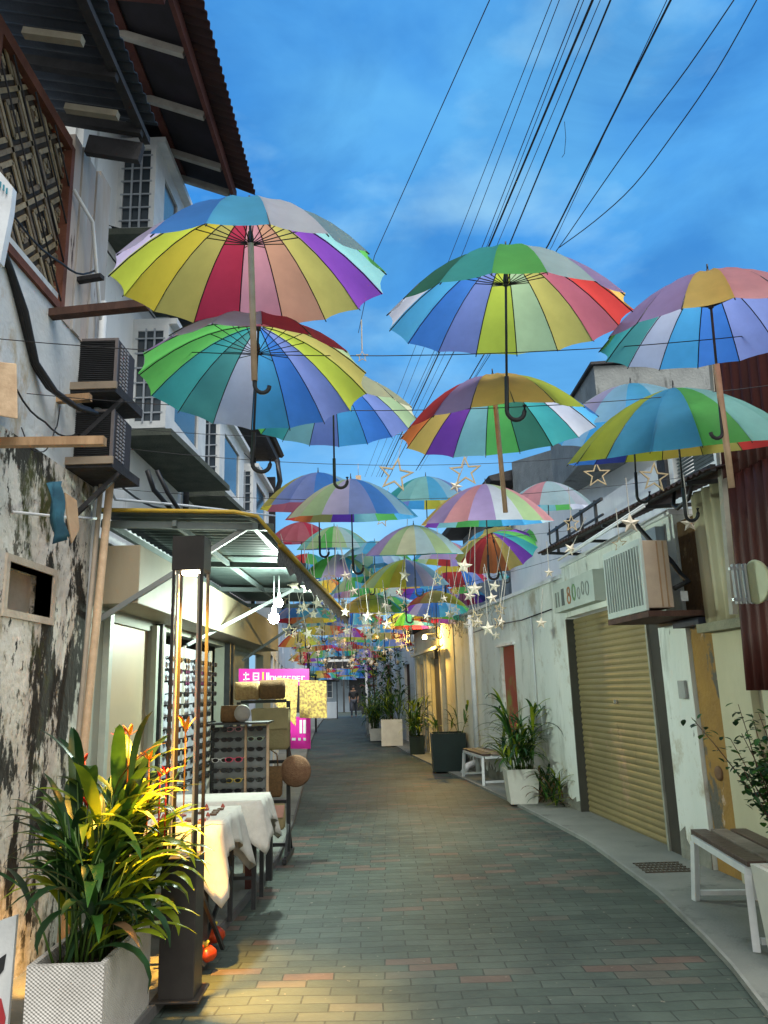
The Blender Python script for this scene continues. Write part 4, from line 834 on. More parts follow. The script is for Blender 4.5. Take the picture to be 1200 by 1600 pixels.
# shop sign above shutter
T=thing('shop_sign','long pale sign board with grey, orange and green painted letters above the roller shutter','sign',tuple(FR1((sY(9.4),.1,2.33))))
sa,sb=sY(8.25),FR1.len+.0
MB(FR1).box((sa,.004,2.36),(sb,.13,2.70)).build('board',mat('sign_mint_board',(.50,.55,.50),(.42,.47,.43),3,.7,.1),T)
m=MB(FR1)
def stroke(s_,z0,z1,w_,mi): m.box((s_-w_/2,.131,z0),(s_+w_/2,.136,z1),mi)
stroke(sb-.10,2.42,2.60,.05,0); stroke(sb-.2,2.42,2.60,.04,0); stroke(sb-.36,2.42,2.62,.09,1)
def ring(c,z,rx,rz,mi,w_=.025):
    n=16
    for i in range(n):
        a,b=2*math.pi*i/n,2*math.pi*(i+1)/n; m.bar((c+rx*math.cos(a),.134,z+rz*math.sin(a)),(c+rx*math.cos(b),.134,z+rz*math.sin(b)),.006,w_,mi)
ring(sb-.58,2.565,.045,.04,2); ring(sb-.58,2.475,.055,.05,2); ring(sb-.76,2.53,.05,.085,3); ring(sb-.92,2.50,.045,.06,4,.015); ring(sb-1.06,2.54,.04,.07,4,.015); ring(sb-1.20,2.52,.05,.075,4,.015)
m.build('lettering',[mat('ltr_grey',(.2,.22,.2)),mat('ltr_dark',(.10,.12,.12)),mat('ltr_orange',(.42,.2,.1)),mat('ltr_green',(.2,.35,.17)),mat('ltr_faded',(.33,.36,.33))],T)
# dark tin eave
def feav(s,v): return FR1((s,-.25+v*.62,3.12-.16*v+0.03*(s-2))),Vector((0,0,1))
corrugated(feav,sY(5.3),sY(9.4),0,1,.09,.012,3).build('eave_sheet',mat('eave_rust_dark',(.05,.022,.015),(.025,.018,.018),4,.7,.2,metal=.2),H5,solid=.006)
MB(FR1).bar((sY(5.3),.30,2.97),(sY(9.4),.30,3.08),.04,.05).build('eave_beam',dark,H5)
for q in range(5): MB(FR1).bar((sY(5.6)+q*.85,-.2,2.98+.0*q),(sY(5.6)+q*.85,.36,2.93+.02*q),.03,.03).build('eave_bracket',black,H5)
MB(FR1).tube([(sY(6.2),.40,2.93),(sY(8.6),.38,2.86)],.012).build('conduit',whiteT,H5); MB(FR1).tube([(sY(6.2),.42,2.90),(sY(8.0),.42,2.84)],.009).build('conduit',whiteT,H5)
# upper storeys set back
H6=thing('upper_storey','white upper storey with louvred window under a stained grey concrete parapet on the right','house',(3.6,8,3.0))
wl=FR1.hit(1050,720,-.9); wr=FR1.hit(1116,720,-.9); zt_=FR1.hit(1050,708,-.9)[1]; zb_=FR1.hit(1050,758,-.9)[1]
m=MB(FR1); wall_holes(m,sY(5.6),sY(12),2.9,4.0,[(wr[0],wl[0],zb_,zt_)],.25,-.9); m.build('wall',white,H6)
q0=PY(932,618,9.6); q1=PY(1118,566,9.6)
MB().box((q0.x,9.6,q0.z-.6),(q1.x+.6,12.5,q1.z)).build('parapet',concrete,H6)
MB().hexa([(q0.x-.05,9.55,q1.z+.002),(q1.x+.7,9.55,q1.z+.10),(q1.x+.7,12.6,q1.z+.10),(q0.x-.05,12.6,q1.z+.002),(q0.x-.05,9.55,q1.z+.04),(q1.x+.7,9.55,q1.z+.14),(q1.x+.7,12.6,q1.z+.14),(q0.x-.05,12.6,q1.z+.04)]).build('capping',dark,H6)
fw_=MB(FR1); nl=9
for q in range(nl): z=zb_+(zt_-zb_)*q/nl; fw_.hexa([(wr[0],-.99,z),(wl[0],-.99,z),(wl[0],-.94,z),(wr[0],-.94,z),(wr[0],-1.05,z+.04),(wl[0],-1.05,z+.04),(wl[0],-1.04,z+.048),(wr[0],-1.04,z+.048)])
fw_.build('louvres',mat('louvre_grey_blue',(.30,.36,.38),None,5,.5),H6)
MB(FR1).box((wl[0]+.1,-.899,zb_-.2),(wl[0]+.3,-.86,zt_)).build('dark_shutter',dark,H6)
fb=MB(FR1)
for q in range(4): fb.bar((sY(8.2)+q*.45,.05,3.1),(sY(8.2)+q*.45,.05,3.45),.03,.03)
fb.bar((sY(8.0),.05,3.42),(sY(9.9),.05,3.42),.03,.03); fb.bar((sY(8.0),.05,3.25),(sY(9.9),.05,3.25),.02,.02)
fb.build('rail_frame',black,H6)
H7=thing('gabled_upper_storey','set-back white upper storey with a dark grey stained gable wall behind the umbrellas','house',(3.2,12.5,2.8))
FG=Fr((3.75,9.9),(2.55,15.6),-1)
MB(FG).box((0,-.3,2.6),(FG.len,0,4.7)).build('wall',white,H7)
a1,h1=FG.hit(935,700); a2,h2=FG.hit(800,722); a3,h3=FG.hit(870,705)
m=MB(FG); m.poly([(max(0,a1),0.01,4.705),(a2,0.01,4.705),(a2,.01,h2),(a3,.01,h3+.05),(max(0,a1),.01,h1+.1)],(FG.n*-.3).to_3d() if False else (0,-.3,0)); 
m.build('gable',concrete,H7)
MB(FG).hexa([(a2,-.6,4.72),(FG.len+.3,-.6,4.72),(FG.len+.3,.4,4.72),(a2,.4,4.72),(a2,-.6,4.95),(FG.len+.3,-.6,4.95),(FG.len+.3,.35,4.8),(a2,.35,4.8)]).build('roof',dark,H7)
# air conditioner on the right
aY0,aY1=7.35,8.25
T=thing('air_conditioner','boxy air conditioner with pale grille and tan side panel hanging above the roller shutter','air conditioner',tuple(FR1((sY(7.8),.25,2.1))))
s_a,s_b=sY(6.2),sY(6.98)
MB(FR1).box((s_a,.26,2.07),(s_b,.48,2.62)).build('casing',mat('tan_casing',(.50,.40,.30),(.42,.33,.25),4,.6,.1),T,bevel=.006)
m=MB(FR1); m.box((s_a-.01,.475,2.05),(s_b+.02,.50,2.64)); m.build('front_panel',mat('pale_ac_front',(.50,.56,.52),(.42,.48,.45),4,.5),T,bevel=.005)
m=MB(FR1)
for q in range(14): s_=s_a+.04+q*(s_b-s_a-.08)/13; m.box((s_-.004,.501,2.10),(s_+.004,.512,2.58))
m.build('grille',mat('ac_grille_grey',(.28,.33,.31),None,6,.5),T)
m=MB(FR1); m.box((s_a-.04,.02,2.0),(s_b+.03,.5,2.045)); m.build('shelf',woodd,T); MB(FR1).box((s_a-.004,.14,2.12),(s_a-.001,.2,2.2)).build('maker_plate',whiteT,T)
for q in (.2,.3): MB(FR1).box((s_a-.006,.2+q*.5,2.08),(s_a-.0005,.21+q*.5,2.61)).build('panel_seam',wood,T)
MB(FR1).bar((s_a,.05,1.98),(s_b,.05,1.98),.03,.03).build('bracket',black,T)
b=MB(FR1); b.tube([(sY(6.75),.30,2.92),(sY(6.7),.16,2.7),(sY(6.5),.1,2.5),(sY(6.35),.1,2.36),(sY(6.2),.12,2.28),(sY(6.17),.26,2.22)],.02,8); simple('cable_bundle','black hose looping from the eave down to the right air conditioner','cable',b,cable)
b=MB(FR1); b.tube([(sY(6.0),.25,2.97),(sY(5.95),.3,2.85),(sY(5.85),.32,2.80),(sY(5.7),.3,2.84),(sY(5.6),.28,3.0)],.016,8); simple('cable_bundle','short black cable loop hanging under the eave by the ribbed panel','cable',b,cable)
# metal cabinet behind AC
MB(FR1).box((sY(6.75),.005,2.2),(sY(7.05),.09,2.85)).build('metal_cabinet',mat('cabinet_blue_grey',(.33,.38,.46),None,4,.4,metal=.4),H5)
# dish at right edge
c=FR1((sY(4.93),.30,2.10)); T=thing('wall_lamp_dish','round pale dish on a ribbed bracket in front of the red sheet wall','dish',tuple(c))
MB().lathe(c,[(.001,-.03),(.08,-.025),(.135,.01),(.142,.03),(.13,.03)],26,axis=(-1,-.12,0)).build('dish',mat('dish_pale',(.50,.52,.32),(.44,.46,.28),5,.5),T)
m=MB(); 
for q in range(4): m.box((c.x-.13+q*.035,c.y+.06,c.z-.13),(c.x-.115+q*.035,c.y+.10,c.z+.13))
m.bar((c.x-.15,c.y+.08,c.z+.1),(c.x+.15,c.y+.12,c.z+.1),.02,.02); m.bar((c.x-.15,c.y+.08,c.z-.1),(c.x+.15,c.y+.12,c.z-.1),.02,.02); m.build('ribbed_bracket',mat('silver_bracket',(.45,.47,.48),None,5,.3,metal=.6),T)
# drain grate, benches
gx=PZ(1035,1355,.034); T=thing('drain_grate','small rusty square drain grate in the pavement beside the bench','grate',(gx.x,gx.y,.03))
m=MB(); 
for q in range(11): m.box((gx.x-.18+q*.034,gx.y-.16,.031),(gx.x-.166+q*.034,gx.y+.16,.037))
for q in range(5): m.box((gx.x-.19,gx.y-.165+q*.08,.0312),(gx.x+.19,gx.y-.155+q*.08,.039))
m.build('bars',mat('grate_rust',(.10,.085,.06),(.06,.05,.04),20,.8),T)
def bench(label,x,y,rz,L_,wd=.40,h=.46,name='bench'):
    T=thing(name,label,'bench',(x,y,.03),rz,'white-legged slatted benches along the right wall'); F=lambda p:(Matrix.Translation((x,y,.03))@Matrix.Rotation(rz,4,'Z'))@Vector(p)
    for q in range(3): m=MB(F); w_=wd/3; m.box((-wd/2+q*w_+.012,-L_/2,h-.03),(-wd/2+(q+1)*w_-.012,L_/2,h)); m.build('slat',[mat('slat_dark',(.10,.065,.05),(.045,.03,.025),5,.45,.3,30,streak=1),mat('slat_worn',(.26,.23,.19),(.10,.075,.06),4,.5,.3,30)][q%2],T,bevel=.004)
    m=MB(F)
    for sx in (-1,1): m.bar((sx*(wd/2-.02),-L_/2+.02,h-.055),(sx*(wd/2-.02),L_/2-.02,h-.055),.035,.04)
    for sy in (-1,1): m.bar((-wd/2+.05,sy*(L_/2-.03),h-.055),(wd/2-.05,sy*(L_/2-.03),h-.055),.035,.04)
    m.build('frame',whiteT,T)
    for sx in (-1,1):
        for sy in (-1,1): m=MB(F); m.bar((sx*(wd/2-.02),sy*(L_/2-.03),h-.077),(sx*(wd/2),sy*(L_/2+.02),0),.04,.04); m.build('leg',whiteT,T)
    for sy in (-1,1): m=MB(F); m.bar((-wd/2+.03,sy*(L_/2+.01),.05),(wd/2-.03,sy*(L_/2+.01),.05),.03,.03); m.build('foot_bar',whiteT,T)
bench('nearest slatted bench with white metal legs in front of the cream house',2.22,5.2,math.radians(-4),1.02)
bench('small white-legged bench beside the tapered white planter',1.52,13.0,math.radians(8),1.3,.45)
b=MB(); a=PZ(735,1210,.03); b.tube([a+Vector((-.12,0,.03)),a+Vector((-.03,.1,.13)),a+Vector((.1,.2,.17)),a+Vector((.22,.25,.12)),a+Vector((.32,.25,.05))],.055,10); simple('white_pipe','curved white plastic pipe lying behind the small bench','pipe',b,whiteT)
# ---- far right: lit doorway house etc.
def facade(name,label,a,b,side,h,m_,openings,pieces=None,t=.25,roofm=None,overh=.25,rz=.12):
    F=Fr(a,b,side); c=F((F.len/2,-t/2,0)); T=thing(name,label,'house',tuple(c))
    m=MB(F); wall_holes(m,0,F.len,0,h,[o[:4] for o in openings],t); m.build('wall',m_,T)
    for o in openings:
        k=o[4]
        if k=='window': window(F,T,o[0],o[1],o[2],o[3],-.08)
        elif k=='door': MB(F).box((o[0],-.12,o[2]+.002),(o[1],-.08,o[3])).build('door',o[5],T)
    MB(F).box((-.05,-t,h+.002),(F.len+.05,overh,h+rz)).build('roof',roofm or dark,T)
    return F,T
brshut=mat('brown_shutter',(.14,.115,.08),(.11,.09,.06),2,.5)
yw=mat('pale_yellow_wall',(.55,.5,.36),(.48,.43,.3),2,.85,.2)
F3,T3=facade('lit_doorway_house','house with cream pilasters and a lamp-lit brown shutter further down on the right',(1.29,15.4),(.72,21.4),-1,2.95,yw,[(1.35,3.1,0.02,2.2,'door',brshut),(3.9,4.8,.02,2.1,'door',woodd)])
for s_ in (1.1,3.2,3.65,5.0): MB(F3).box((s_,.002,0),(s_+.2,.09,2.3)).build('pilaster',mat('cream_pilaster',(.62,.58,.45),None,4,.7),T3)
MB(F3).box((.9,.1,2.3),(5.3,.2,2.36)).build('cornice',mat('cream_pilaster',(.62,.58,.45)),T3)
MB(F3).box((0,-1.8,3.1),(6.0,-1.5,5.6)).build('upper_wall',concrete,T3); MB(F3).hexa([(-.3,-2,5.6),(6.2,-2,5.6),(6.2,-.9,5.6),(-.3,-.9,5.6),(-.3,-2,6.0),(6.2,-2,6.0),(6.2,-.85,5.7),(-.3,-.85,5.7)]).build('upper_roof',dark,T3)
c=F3((1.5,.35,2.58)); T=thing('wall_lantern','small bright yellow lamp on the wall above the lit brown shutter','lamp',tuple(c))
MB().lathe(c,[(.001,-.05),(.045,-.04),(.05,.02),(.02,.05)],12).build('bulb',mat('lamp_glow_yellow',(1,1,1),emit=(1,.8,.4),es=25),T); MB().bar(c+Vector((0,0,.06)),F3((1.5,.0,2.66)),.02,.02).build('arm',black,T)
point('wall_lantern_light',c+Vector((-.03,-.1,-.03)),170,(1,.62,.14),.05)
MB(F3).box((1.2,.12,2.1),(1.3,.2,2.3)).build('speaker_box',black,T3)
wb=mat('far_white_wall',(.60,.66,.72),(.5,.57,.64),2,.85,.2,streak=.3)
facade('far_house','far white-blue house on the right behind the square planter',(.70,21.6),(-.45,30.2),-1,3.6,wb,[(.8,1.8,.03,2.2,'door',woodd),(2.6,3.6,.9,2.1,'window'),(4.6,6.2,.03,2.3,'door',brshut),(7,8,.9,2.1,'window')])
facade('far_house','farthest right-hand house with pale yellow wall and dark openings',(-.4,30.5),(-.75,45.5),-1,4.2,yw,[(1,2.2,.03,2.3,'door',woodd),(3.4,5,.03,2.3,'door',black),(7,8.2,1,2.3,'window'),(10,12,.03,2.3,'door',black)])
# left far
facade('far_house','blue-white house just beyond the souvenir shop on the left',(-2.12,13.9),(-2.75,19.6),1,3.9,wb,[(.6,1.8,.05,2.2,'door',GLASS),(2.6,3.8,.05,2.2,'door',dark),(.8,1.7,2.6,3.5,'window'),(3.0,3.9,2.6,3.5,'window')])
facade('far_house','pale blue house in the middle of the far left row',(-2.85,19.9),(-3.75,29),1,4.0,wb,[(.6,2.2,.05,2.3,'door',black),(3.2,4.6,.05,2.3,'door',GLASS),(6,7.4,.05,2.3,'door',dark),(1,2,2.7,3.6,'window'),(4,5,2.7,3.6,'window')])
facade('far_house','last pale blue house of the left row at the bend',(-3.9,29.5),(-5.4,45),1,4.4,wb,[(1,3,.05,2.4,'door',black),(5,6.5,.05,2.4,'door',dark),(9,11,.05,2.4,'door',black)])
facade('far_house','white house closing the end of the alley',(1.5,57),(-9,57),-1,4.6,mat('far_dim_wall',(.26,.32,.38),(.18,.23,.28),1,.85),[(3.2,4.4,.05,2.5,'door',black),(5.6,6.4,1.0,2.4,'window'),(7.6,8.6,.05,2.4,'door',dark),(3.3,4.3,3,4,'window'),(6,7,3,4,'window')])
# green awning and posts far left
T=thing('green_awning','small dark green awning on two posts at the far left bend','awning',(-2.9,30,0))
MB().hexa([(-3.7,27,2.15),(-2.7,27,2.05),(-2.7,29.5,2.05),(-3.7,29.5,2.15),(-3.7,27,2.35),(-2.7,27,2.12),(-2.7,29.5,2.12),(-3.7,29.5,2.35)]).build('canopy',mat('green_canvas',(.02,.12,.09),None,4,.7),T)
for y in (27.1,29.4): MB().bar((-2.75,y,.03),(-2.75,y,2.05),.07,.07).build('post',black,T)
for (x,y,h,lab) in ((-2.15,21,2.5,'dark slim post at the far left edge of the alley'),(-.75,26,2.4,'pale slim post among the plants on the far right')):
    b=MB(); b.tube([(x,y,.03),(x,y,h)],.04,8); simple('post',lab,'post',b,black if x<-1 else whiteT)
T=thing('hanging_signboard','black hanging shop sign with a pale stripe over the far end of the alley','sign',(-1.2,27,2.3)); MB().box((-2.2,27,2.25),(-1.25,27.08,2.75)).build('board',black,T); MB().box((-2.1,26.99,2.48),(-1.35,26.995,2.56)).build('stripe',whiteT,T); MB().tube([(-1.7,27.04,2.75),(-1.7,27.04,3.3)],.015).build('hanger',black,T)

# ---- person
def person(px,py,label,faceaway=True):
    g0=PZ(px,py,0); k=1.02
    def W(x,y,z): return (g0.x+x*k,g0.y+y*k,z*k)
    V=[(0,0,.95),(0,0,1.12),(0,0,1.36),(0,0,1.46),(0,-.01,1.53),(0,-.02,1.63),  # pelvis, waist, chest, neck, head low, head
       (-.09,0,.90),(-.11,-.14,.50),(-.11,-.05,.09),(-.11,-.17,.03),(.09,0,.90),(.10,.14,.50),(.11,.30,.12),(.11,.20,.04),
       (-.19,0,1.40),(-.25,.04,1.13),(-.22,-.10,.93),(-.22,-.14,.86),(.19,0,1.40),(.26,.05,1.13),(.24,-.06,.90),(.24,-.08,.83)]
    E_=[(0,1),(1,2),(2,3),(3,4),(4,5),(0,6),(6,7),(7,8),(8,9),(0,10),(10,11),(11,12),(12,13),(2,14),(14,15),(15,16),(16,17),(2,18),(18,19),(19,20),(20,21)]
    Rr=[.13,.12,.14,.055,.075,.085,.095,.06,.04,.035,.095,.06,.04,.035,.06,.045,.033,.03,.06,.045,.033,.03]
    for h_ in (17,21):
        hv=V[h_]; sgn=-1 if h_==17 else 1
        for q in range(4): V.append((hv[0]+(q-1.5)*.004,hv[1]-.03+q*.018,hv[2]-.085+abs(q-1.5)*.006)); Rr.append(.009); E_.append((h_,len(V)-1))
        V.append((hv[0]-sgn*.02,hv[1]-.045,hv[2]-.03)); Rr.append(.009); E_.append((h_,len(V)-1))
    def skin(name,vi,rs,ed,m_,par):
        me=bpy.data.meshes.new(name); me.from_pydata([Vector(W(*v))-g0 for v in vi],ed,[]); o=bpy.data.objects.new(name,me); COL.objects.link(o)
        o.modifiers.new('s','SKIN'); 
        for v,rad in zip(me.skin_vertices[0].data if me.skin_vertices else [],rs): v.radius=(rad,rad)
        o.modifiers.new('u','SUBSURF').levels=1; me.materials.append(m_)
        if par: o.parent=par
        else: o.location=g0
        return o
    T=thing('person',label,'person',g0)
    def mk(name,idx,m_,grow=0):
        mp={j:i for i,j in enumerate(idx)}; ed=[(mp[a],mp[b]) for a,b in E_ if a in mp and b in mp]
        me=bpy.data.meshes.new(name); me.from_pydata([Vector(W(*V[j]))-g0 for j in idx],ed,[]); o=bpy.data.objects.new(name,me); COL.objects.link(o); o.parent=T
        bpy.context.view_layer.objects.active=o; o.modifiers.new('s','SKIN')
        if not me.skin_vertices:
            bm_ok=False
        for v,j in zip(me.skin_vertices[0].data,idx): v.radius=((Rr[j]+grow)*k,(Rr[j]+grow)*k)
        me.skin_vertices[0].data[0].use_root=True
        sb=o.modifiers.new('u','SUBSURF'); sb.levels=1; sb.render_levels=2; me.materials.append(m_); return o
    mk('body',list(range(len(V))),mat('skin_tone',(.30,.17,.11),None,6,.6))
    mk('shirt',[0,1,2,14,15,18,19],mat('black_shirt',(.02,.02,.025),None,6,.8),.014)
    mk('trousers',[0,6,7,8,10,11,12],mat('grey_trousers',(.10,.11,.14),None,6,.8),.014)
    c=Vector(W(0,.02,1.655)); MB().lathe(c,[(.001,-.10),(.085,-.07),(.105,.0),(.085,.06),(.001,.085)],16).build('hair',mat('dark_hair',(.012,.01,.01),None,20,.6),T)
    return T
try:
    person(553,1121,'person in dark top and grey trousers walking away at the far end of the alley')
except Exception as ex: print('PERSON', ex)

# ================================================================ UMBRELLAS
NP=16
def canopy_mesh(R,h,cols,nr=7,ns=4):
    m=MB(); keys=sorted(set(cols)); mi={k:i for i,k in enumerate(keys)}
    jr=[random.uniform(-.014,.010) for _ in range(NP)]; jz=[random.uniform(-.006,.006) for _ in range(NP)]; sg=[random.uniform(.02,.05) for _ in range(NP)]
    for p in range(NP):
        a0=math.pi-2*math.pi*p/NP; a1=a0-2*math.pi/NP; vs=[]
        for i in range(nr+1):
            t=i/nr; z=h*(1-(.18*t+.82*t**2.1)); 
            for j in range(ns+1):
                u=j/ns; P0_=Vector((math.cos(a0),math.sin(a0),0)); P1_=Vector((math.cos(a1),math.sin(a1),0)); v=P0_.lerp(P1_,u)*(R*t)
                sag=4*u*(1-u); kr=(1-u)*jr[p]+u*jr[(p+1)%NP]; kz=(1-u)*jz[p]+u*jz[(p+1)%NP]; v=v*(1-sg[p]*sag*t*t+kr*t*t); vs.append((v.x,v.y,z-.012*sag*t*(1-t)*2+kz*t*t+.0025*math.sin(9*t+p*2.1)*sag))
        m.add(vs,[(i*(ns+1)+j,i*(ns+1)+j+1,(i+1)*(ns+1)+j+1,(i+1)*(ns+1)+j) for i in range(nr) for j in range(ns)],mi[cols[p]],True)
    return m,[fabric(k) for k in keys]
def rib_mesh(R,h):
    m=MB(); pts=[]
    for i in range(8):
        t=.04+.96*i/7; z=h*(1-(.18*t+.82*t**2.1)); pts.append((R*t,0,z-.006))
    m.tube(pts,.0028,4); m.tube([(.015,0,h-.16),(R*.42,0,h*(1-(.18*.42+.82*.42**2.1))-.008)],.0025,4); return m
RIBME={}
def umbrella(hub,D,label,cols,tilt=(0,0),rot=0,detail=2,handle='black',h=None,hl=.80,group='rainbow umbrellas hung over the alley'):
    R=D/2; h=h or R*.60
    T=thing('umbrella',label,'umbrella',hub,0,group); T.rotation_euler=(tilt[0],tilt[1],rot)
    # local: apex at z=0 -> canopy spans -h..0
    def L(mb,name,m_,par=T,**k):
        me=bpy.data.meshes.new(name); o=bpy.data.objects.new(name,me); COL.objects.link(o); o.parent=par
        me.from_pydata([(v[0],v[1],v[2]-h) for v in mb.v],[],mb.f)
        for x in (m_ if isinstance(m_,list) else [m_]): me.materials.append(x)
        for p,i,q in zip(me.polygons,mb.mi,mb.sm): p.material_index=i; p.use_smooth=q
        return o
    cm,ms=canopy_mesh(R,h,cols) if detail>0 else canopy_mesh(R,h,cols,4,1); L(cm,'canopy',ms)
    if detail==2:
        key=(round(R,3),round(h,3))
        first=RIBME.get(key)
        for q in range(NP):
            if first is None: o=L(rib_mesh(R,h),'rib',black); first=RIBME[key]=o
            else: o=bpy.data.objects.new('rib',first.data); COL.objects.link(o); o.parent=T
            o.rotation_euler=(0,0,math.pi-2*math.pi*q/NP)
    s=MB(); s.tube([(0,0,h+.045),(0,0,h+.02)],.004,6); s.tube([(0,0,h+.02),(0,0,h-.62 if handle!='wood' else h-.30)],.006 if detail else .008,8); s.lathe((0,0,h-.17),[(.012,0),(.014,.03),(.010,.06)],10); s.lathe((0,0,h-.03),[(.012,0),(.014,.02)],10)
    L(s,'shaft',black)
    hz=h-hl
    if handle=='wood':
        s=MB(); s.tube([(0,0,h-.16),(0,0,hz+.06)],.013,10); L(s,'handle',woodp); s=MB(); s.tube([(0,0,hz+.06)]+[(.03-.03*math.cos(a),0,hz+.04-.03*math.sin(a)) for a in [i*math.pi/7 for i in range(8)]],.009,8); L(s,'hook',black)
    elif handle=='longpole':
        s=MB(); s.tube([(0,0,h-.44),(.02,0,h-1.02)],.015,10); L(s,'handle',woodp); s=MB(); s.tube([(0,0,h-.60),(0,0,h-.76)]+[(-.03+.03*math.cos(a),0,h-.76-.03*math.sin(a)) for a in [i*math.pi/7 for i in range(8)]],.009,8); L(s,'hook',black)
    elif handle=='pole':
        s=MB(); s.tube([(0,0,h-.10),(0,0,hz)],.014,10); L(s,'handle',woodp)
    else:
        s=MB(); s.tube([(0,0,hz+.2),(0,0,hz+.04)]+[(.042-.042*math.cos(a),0,hz+.04-.042*math.sin(a)) for a in [i*math.pi/8 for i in range(9)]]+[(.084,0,hz+.07)],.0105,8); L(s,'handle',black)
    return T
def C(s): return s.split()
BASE=C('LM YL KH GD OR RD CR PU LV PW BL SK LB TE GN PG')
def U(cx,apy,wpx,label,cols,tilt=(0,0),detail=2,handle='black',D=1.12,rot=0,**k):
    t=FP*D/wpx; apex=PD(cx,apy,t); return umbrella(apex,D,label,cols,tilt,rot,detail,handle,**k)
UM=[]
UM.append(U(390,322,420,'front-left umbrella with crimson and yellow panels and a wooden handle',C('LM YL KH CR PK PC KH PU LT GN SL GL SK BL LV LV'),(math.radians(8),math.radians(-3)),2,'wood',rot=math.radians(16)))
UM.append(U(790,392,374,'large umbrella at centre right, blue and lime panels inside and a black curved handle',C('GL SK BL PW LM PG KH RO RD GD LP PB GN TE DG GL'),(math.radians(8),math.radians(1)),2,rot=math.radians(8)))
UM.append(U(1106,427,345,'rightmost large umbrella cut by the picture edge, blue and teal inside, peach outside',C('GN TE DT GL SK BL PW PW LM RO LP PK PK GD LP LP'),(math.radians(7),math.radians(-2)),2,'longpole',D=1.04,rot=math.radians(8)))
UM.append(U(404,508,342,'umbrella half hidden behind the front-left one, green, turquoise and grey-white panels',C('GN TE DT GL SK BL PW LM KH PG RD CR LV LV LP GN'),(math.radians(-5),math.radians(2)),2,rot=math.radians(12)))
UM.append(U(520,584,258,'blue and teal umbrella left of centre with a long black shaft',C('GN TE LT PW SK BL PW PG YG YG YG PG LT TE GN GN'),(0,0),2))
UM.append(U(770,588,303,'umbrella below the centre-right one, purple, green and teal panels and a wooden pole',C('OR GD PU LT GN DG TE GL SK BL LM GD GD LP RD OR'),(math.radians(3),math.radians(-2)),2,'pole'))
UM.append(U(1052,606,345,'lower right umbrella, yellow inside with light blue and green outside and a red corner',C('LM BL BL NV YL GD KH RD RD PU LT LT GN SK SK LM'),(math.radians(12),math.radians(-6)),2,D=1.32,rot=math.radians(10)))
UM.append(U(985,600,260,'pale blue umbrella peeking out between the two right-hand umbrellas',C('GL SK LB SK GL LM LM PG KH KH LB LB SK LB LV GL'),(math.radians(8),0),1))
UM.append(U(497,738,185,'left umbrella of the low overlapping pair, yellow edge and royal blue top',C('YL RO RO CR PU PW SK SK LB LB BL BL PW PW KH YL'),(math.radians(8),0),1,D=1.12))
UM.append(U(548,748,207,'right umbrella of the low overlapping pair, pale green, violet and blue outside',C('RD OR KH PU LT GN SK SK SK LB BL PW LV PG YG RO'),(math.radians(9),0),1))
UM.append(U(665,744,150,'pale turquoise and periwinkle umbrella behind the hanging star outline',C('TE PW PW SK YL KH LT LT LV PW LB SK LT LT TE TE'),(math.radians(8),0),1))
UM.append(U(758,756,208,'umbrella with white, pink and green panels under the wooden pole',C('GD PU LT GN TE SK SK PB GL PK PG GL LP PK LP GD'),(math.radians(9),0),1))
UM.append(U(855,752,140,'small pale umbrella with pink and aqua panels right of the pole',C('GL SK GL SK LT GN GL GL PB PB GL PB PB PK PK PB'),(math.radians(9),0),1))
UM.append(U(470,815,112,'deep rose umbrella behind the end of the awning',C('RO RO CR RO CR CR RO RO RO RO CR RO RO RO RO RO'),(math.radians(9),0),1))
UM.append(U(522,822,118,'pale aqua and green umbrella right of the rose one',C('GN LT SK SK LT PG RD OR PG LT PB PG GN PG LT GN'),(math.radians(9),0),1))
UM.append(U(646,820,155,'pale umbrella with lilac, green and grey panels in the middle distance',C('LP PW LT GN DG DT TE PB PB PB PG PB YG PG LP LP'),(math.radians(9),0),1))
UM.append(U(768,832,128,'tilted red, orange and purple umbrella facing the viewer on the right',C('KH RD RD OR OR GD PU TE GN PU PU KH KH SK LB GD'),(math.radians(-22),math.radians(-6)),1))
UM.append(U(838,822,90,'small green and tan umbrella behind the tilted red one',C('GN GN TE PU GN PC KH LM LP LP SK GN GN GN LP GN'),(math.radians(6),0),1))
UM.append(U(528,866,118,'green and red umbrella under the aqua one in the middle distance',C('GN GN RD RD OR OR RD GN LT PG SK LP LV GN GN GN'),(math.radians(9),0),1))
UM.append(U(600,868,110,'blue-topped umbrella with green lining behind the yellow-striped one',C('GN GN DG SK BL BL SK LT LT SK LB SK LB SK GN GN'),(math.radians(-6),0),1))
UM.append(U(632,874,138,'umbrella with yellow, violet and aqua stripes in front of the dense cluster',C('OR OR YL PU SK GN GN LB LB LB LV PW YL LM PG KH'),(math.radians(9),0),1))
UM.append(U(712,878,95,'crimson and gold umbrella left of the tilted red one',C('YL KH CR RD RD BL PW CR LP PU LV KH YL YL GD KH'),(math.radians(-8),0),1))
